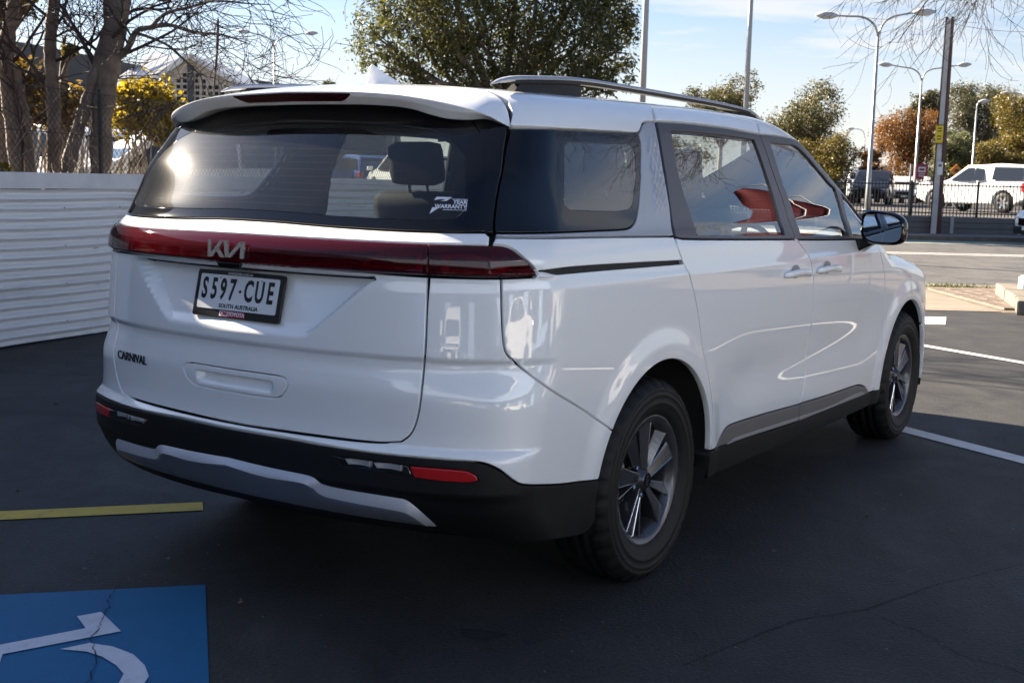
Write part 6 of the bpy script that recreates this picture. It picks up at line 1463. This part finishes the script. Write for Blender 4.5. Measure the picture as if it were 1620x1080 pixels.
# unseen pale blue buildings added behind the camera, bouncing sunlight onto the minivan
for lb, (x0, y0), (x1, y1), hb in (('unseen long pale blue building added to the right behind the camera to bounce light', (15.5, 2.5), (5.5, -12.5), 6.2), ('unseen pale blue building added straight behind the camera to bounce light', (5.0, -13.2), (-22, -13.2), 6.0)):
    A, B = Vector((x0, y0, 0)), Vector((x1, y1, 0)); L = (B - A).length; bd = empty('bounce_building', A, math.atan2((B - A).y, (B - A).x), lb, 'building')
    MB().box((0, .2, 0), (L, 9, hb)).build('wall', simple('pale_blue_cladding', (.29, .385, .54), .8, var=.05, vscale=.5), bd)
    MB().box((-.1, .05, hb), (L + .1, 9.1, hb + .25)).build('parapet', M['silver_paint'], bd); MB().box((0, -1.2, 3.25), (L, .19, 3.42)).build('awning', M['clad'], bd)
    for k in range(int(L / 4.2)):
        w_ = MB().box((.7 + k * 4.2, .13, .35), (3.6 + k * 4.2, .196, 2.7)).build('shop_window', M['dglass'], bd, bevel=.004); MB().box((.62 + k * 4.2, .10, .27), (.70 + k * 4.2, .19, 2.78)).box((3.6 + k * 4.2, .10, .27), (3.68 + k * 4.2, .19, 2.78)).build('frame', M['clad'], w_)
# a few fallen leaves
gv, gf = [], []
for i in range(90):
    x, y = rng.uniform(-3.2, 4.2), rng.uniform(3.0, 13); a = rng.uniform(0, 6.28); L = rng.uniform(.012, .03); n0 = len(gv); ca, sa = math.cos(a), math.sin(a)
    for u, v, z in ((0, 0, .003), (.5, .22, .006 + rng.uniform(0, .006)), (1, 0, .004 + rng.uniform(0, .006)), (.5, -.22, .003)): gv.append((x + L * (u * ca - v * sa), y + L * (u * sa + v * ca), z))
    gf.append((n0, n0 + 1, n0 + 2, n0 + 3))
tag(fast_mesh('leaf_litter', gv, gf, simple('dry_leaf', (.16, .10, .045), .8, var=.4, vscale=2)), kind='stuff')
# feather flags and cars standing to the right, mirrored in the flank of the minivan
M['flag'] = simple('red_flag_cloth', (.10, .006, .011), .75, var=.15, vscale=2)
for k, (x, y, rz) in enumerate(((8.0, 10.9, R(-52)), (9.3, 12.3, R(-47)), (7.4, 5.2, .7))):
    fl = empty('feather_flag', (x, y, 0), rz, ['red feather flag nearest the minivan flank', 'red feather flag beside the driveway', 'red feather flag farthest back in the car park'][k], 'flag', 'red feather flags right of the minivan')
    MB().tube([(0, 0, 0), (0, 0, 2.4), (.03, 0, 3.1), (.16, 0, 3.5), (.42, 0, 3.62)], [.02, .016, .012, .009, .006], 7).build('pole', M['clad_light'], fl, smooth=True); MB().box((-.35, -.35, 0), (.35, .35, .05)).build('base', M['black_plastic'], fl, bevel=.01)
    vs = []; zs_ = np.linspace(.7, 3.58, 26)
    for z in zs_:
        lx = .02 + .40 * max(0, (z - 3.0) / .6) ** 2.2; rx = .62 + .10 * math.sin(z * 1.3) - .62 * max(0, (1.15 - z) / .6) * .4
        for j in range(9): t_ = j / 8; vs.append((lx + (max(rx, lx + .03) - lx) * t_, .03 * math.sin(z * 4 + t_ * 5) * t_, z))
    o = fast_mesh('cloth', vs, [(i * 9 + j, i * 9 + j + 1, (i + 1) * 9 + j + 1, (i + 1) * 9 + j) for i in range(25) for j in range(8)], M['flag'], fl, True)
    mb = MB()
    for yy in (-.045, .045):
        for rx, rz2 in ((.17, .115), (.075, .105)):
            pts = [(.33 + rx * math.cos(a), yy, 2.55 + rz2 * math.sin(a)) for a in np.linspace(0, 2 * math.pi, 33)]; mb.tube(pts, .011, 4, cap=False)
        mb.tube([(.33 + .11 * math.cos(a), yy, 2.60 + .055 * math.sin(a)) for a in np.linspace(0, 2 * math.pi, 33)], .010, 4, cap=False)
    mb.build('emblem', M['decal_white'], fl)
    tm_ = Matrix(((0, -1, 0, .30), (0, 0, -1, -.05), (1, 0, 0, 1.75), (0, 0, 0, 1))); text('lettering', 'TOYOTA', .24, tm_, M['decal_white'], fl, ex=.002)
suv('car', 'silver four wheel drive parked right of the minivan', 'car', (8.4, 4.6, 0), R(60), M['sp'])
sedan('car', 'white sedan parked far right behind the camera', (6.2, -2.2, 0), R(60), M['wp'])
suv('car', 'dark four wheel drive parked behind the camera', 'car', (3.4, -8.4, 0), R(75), M['bp'])
sedan('car', 'white sedan parked straight behind the camera', (-1.5, -7.5, 0), R(95), M['wp'])
suv('car', 'blue wagon parked behind the camera on the left', 'car', (-5.2, -6.5, 0), R(80), M['blp'])
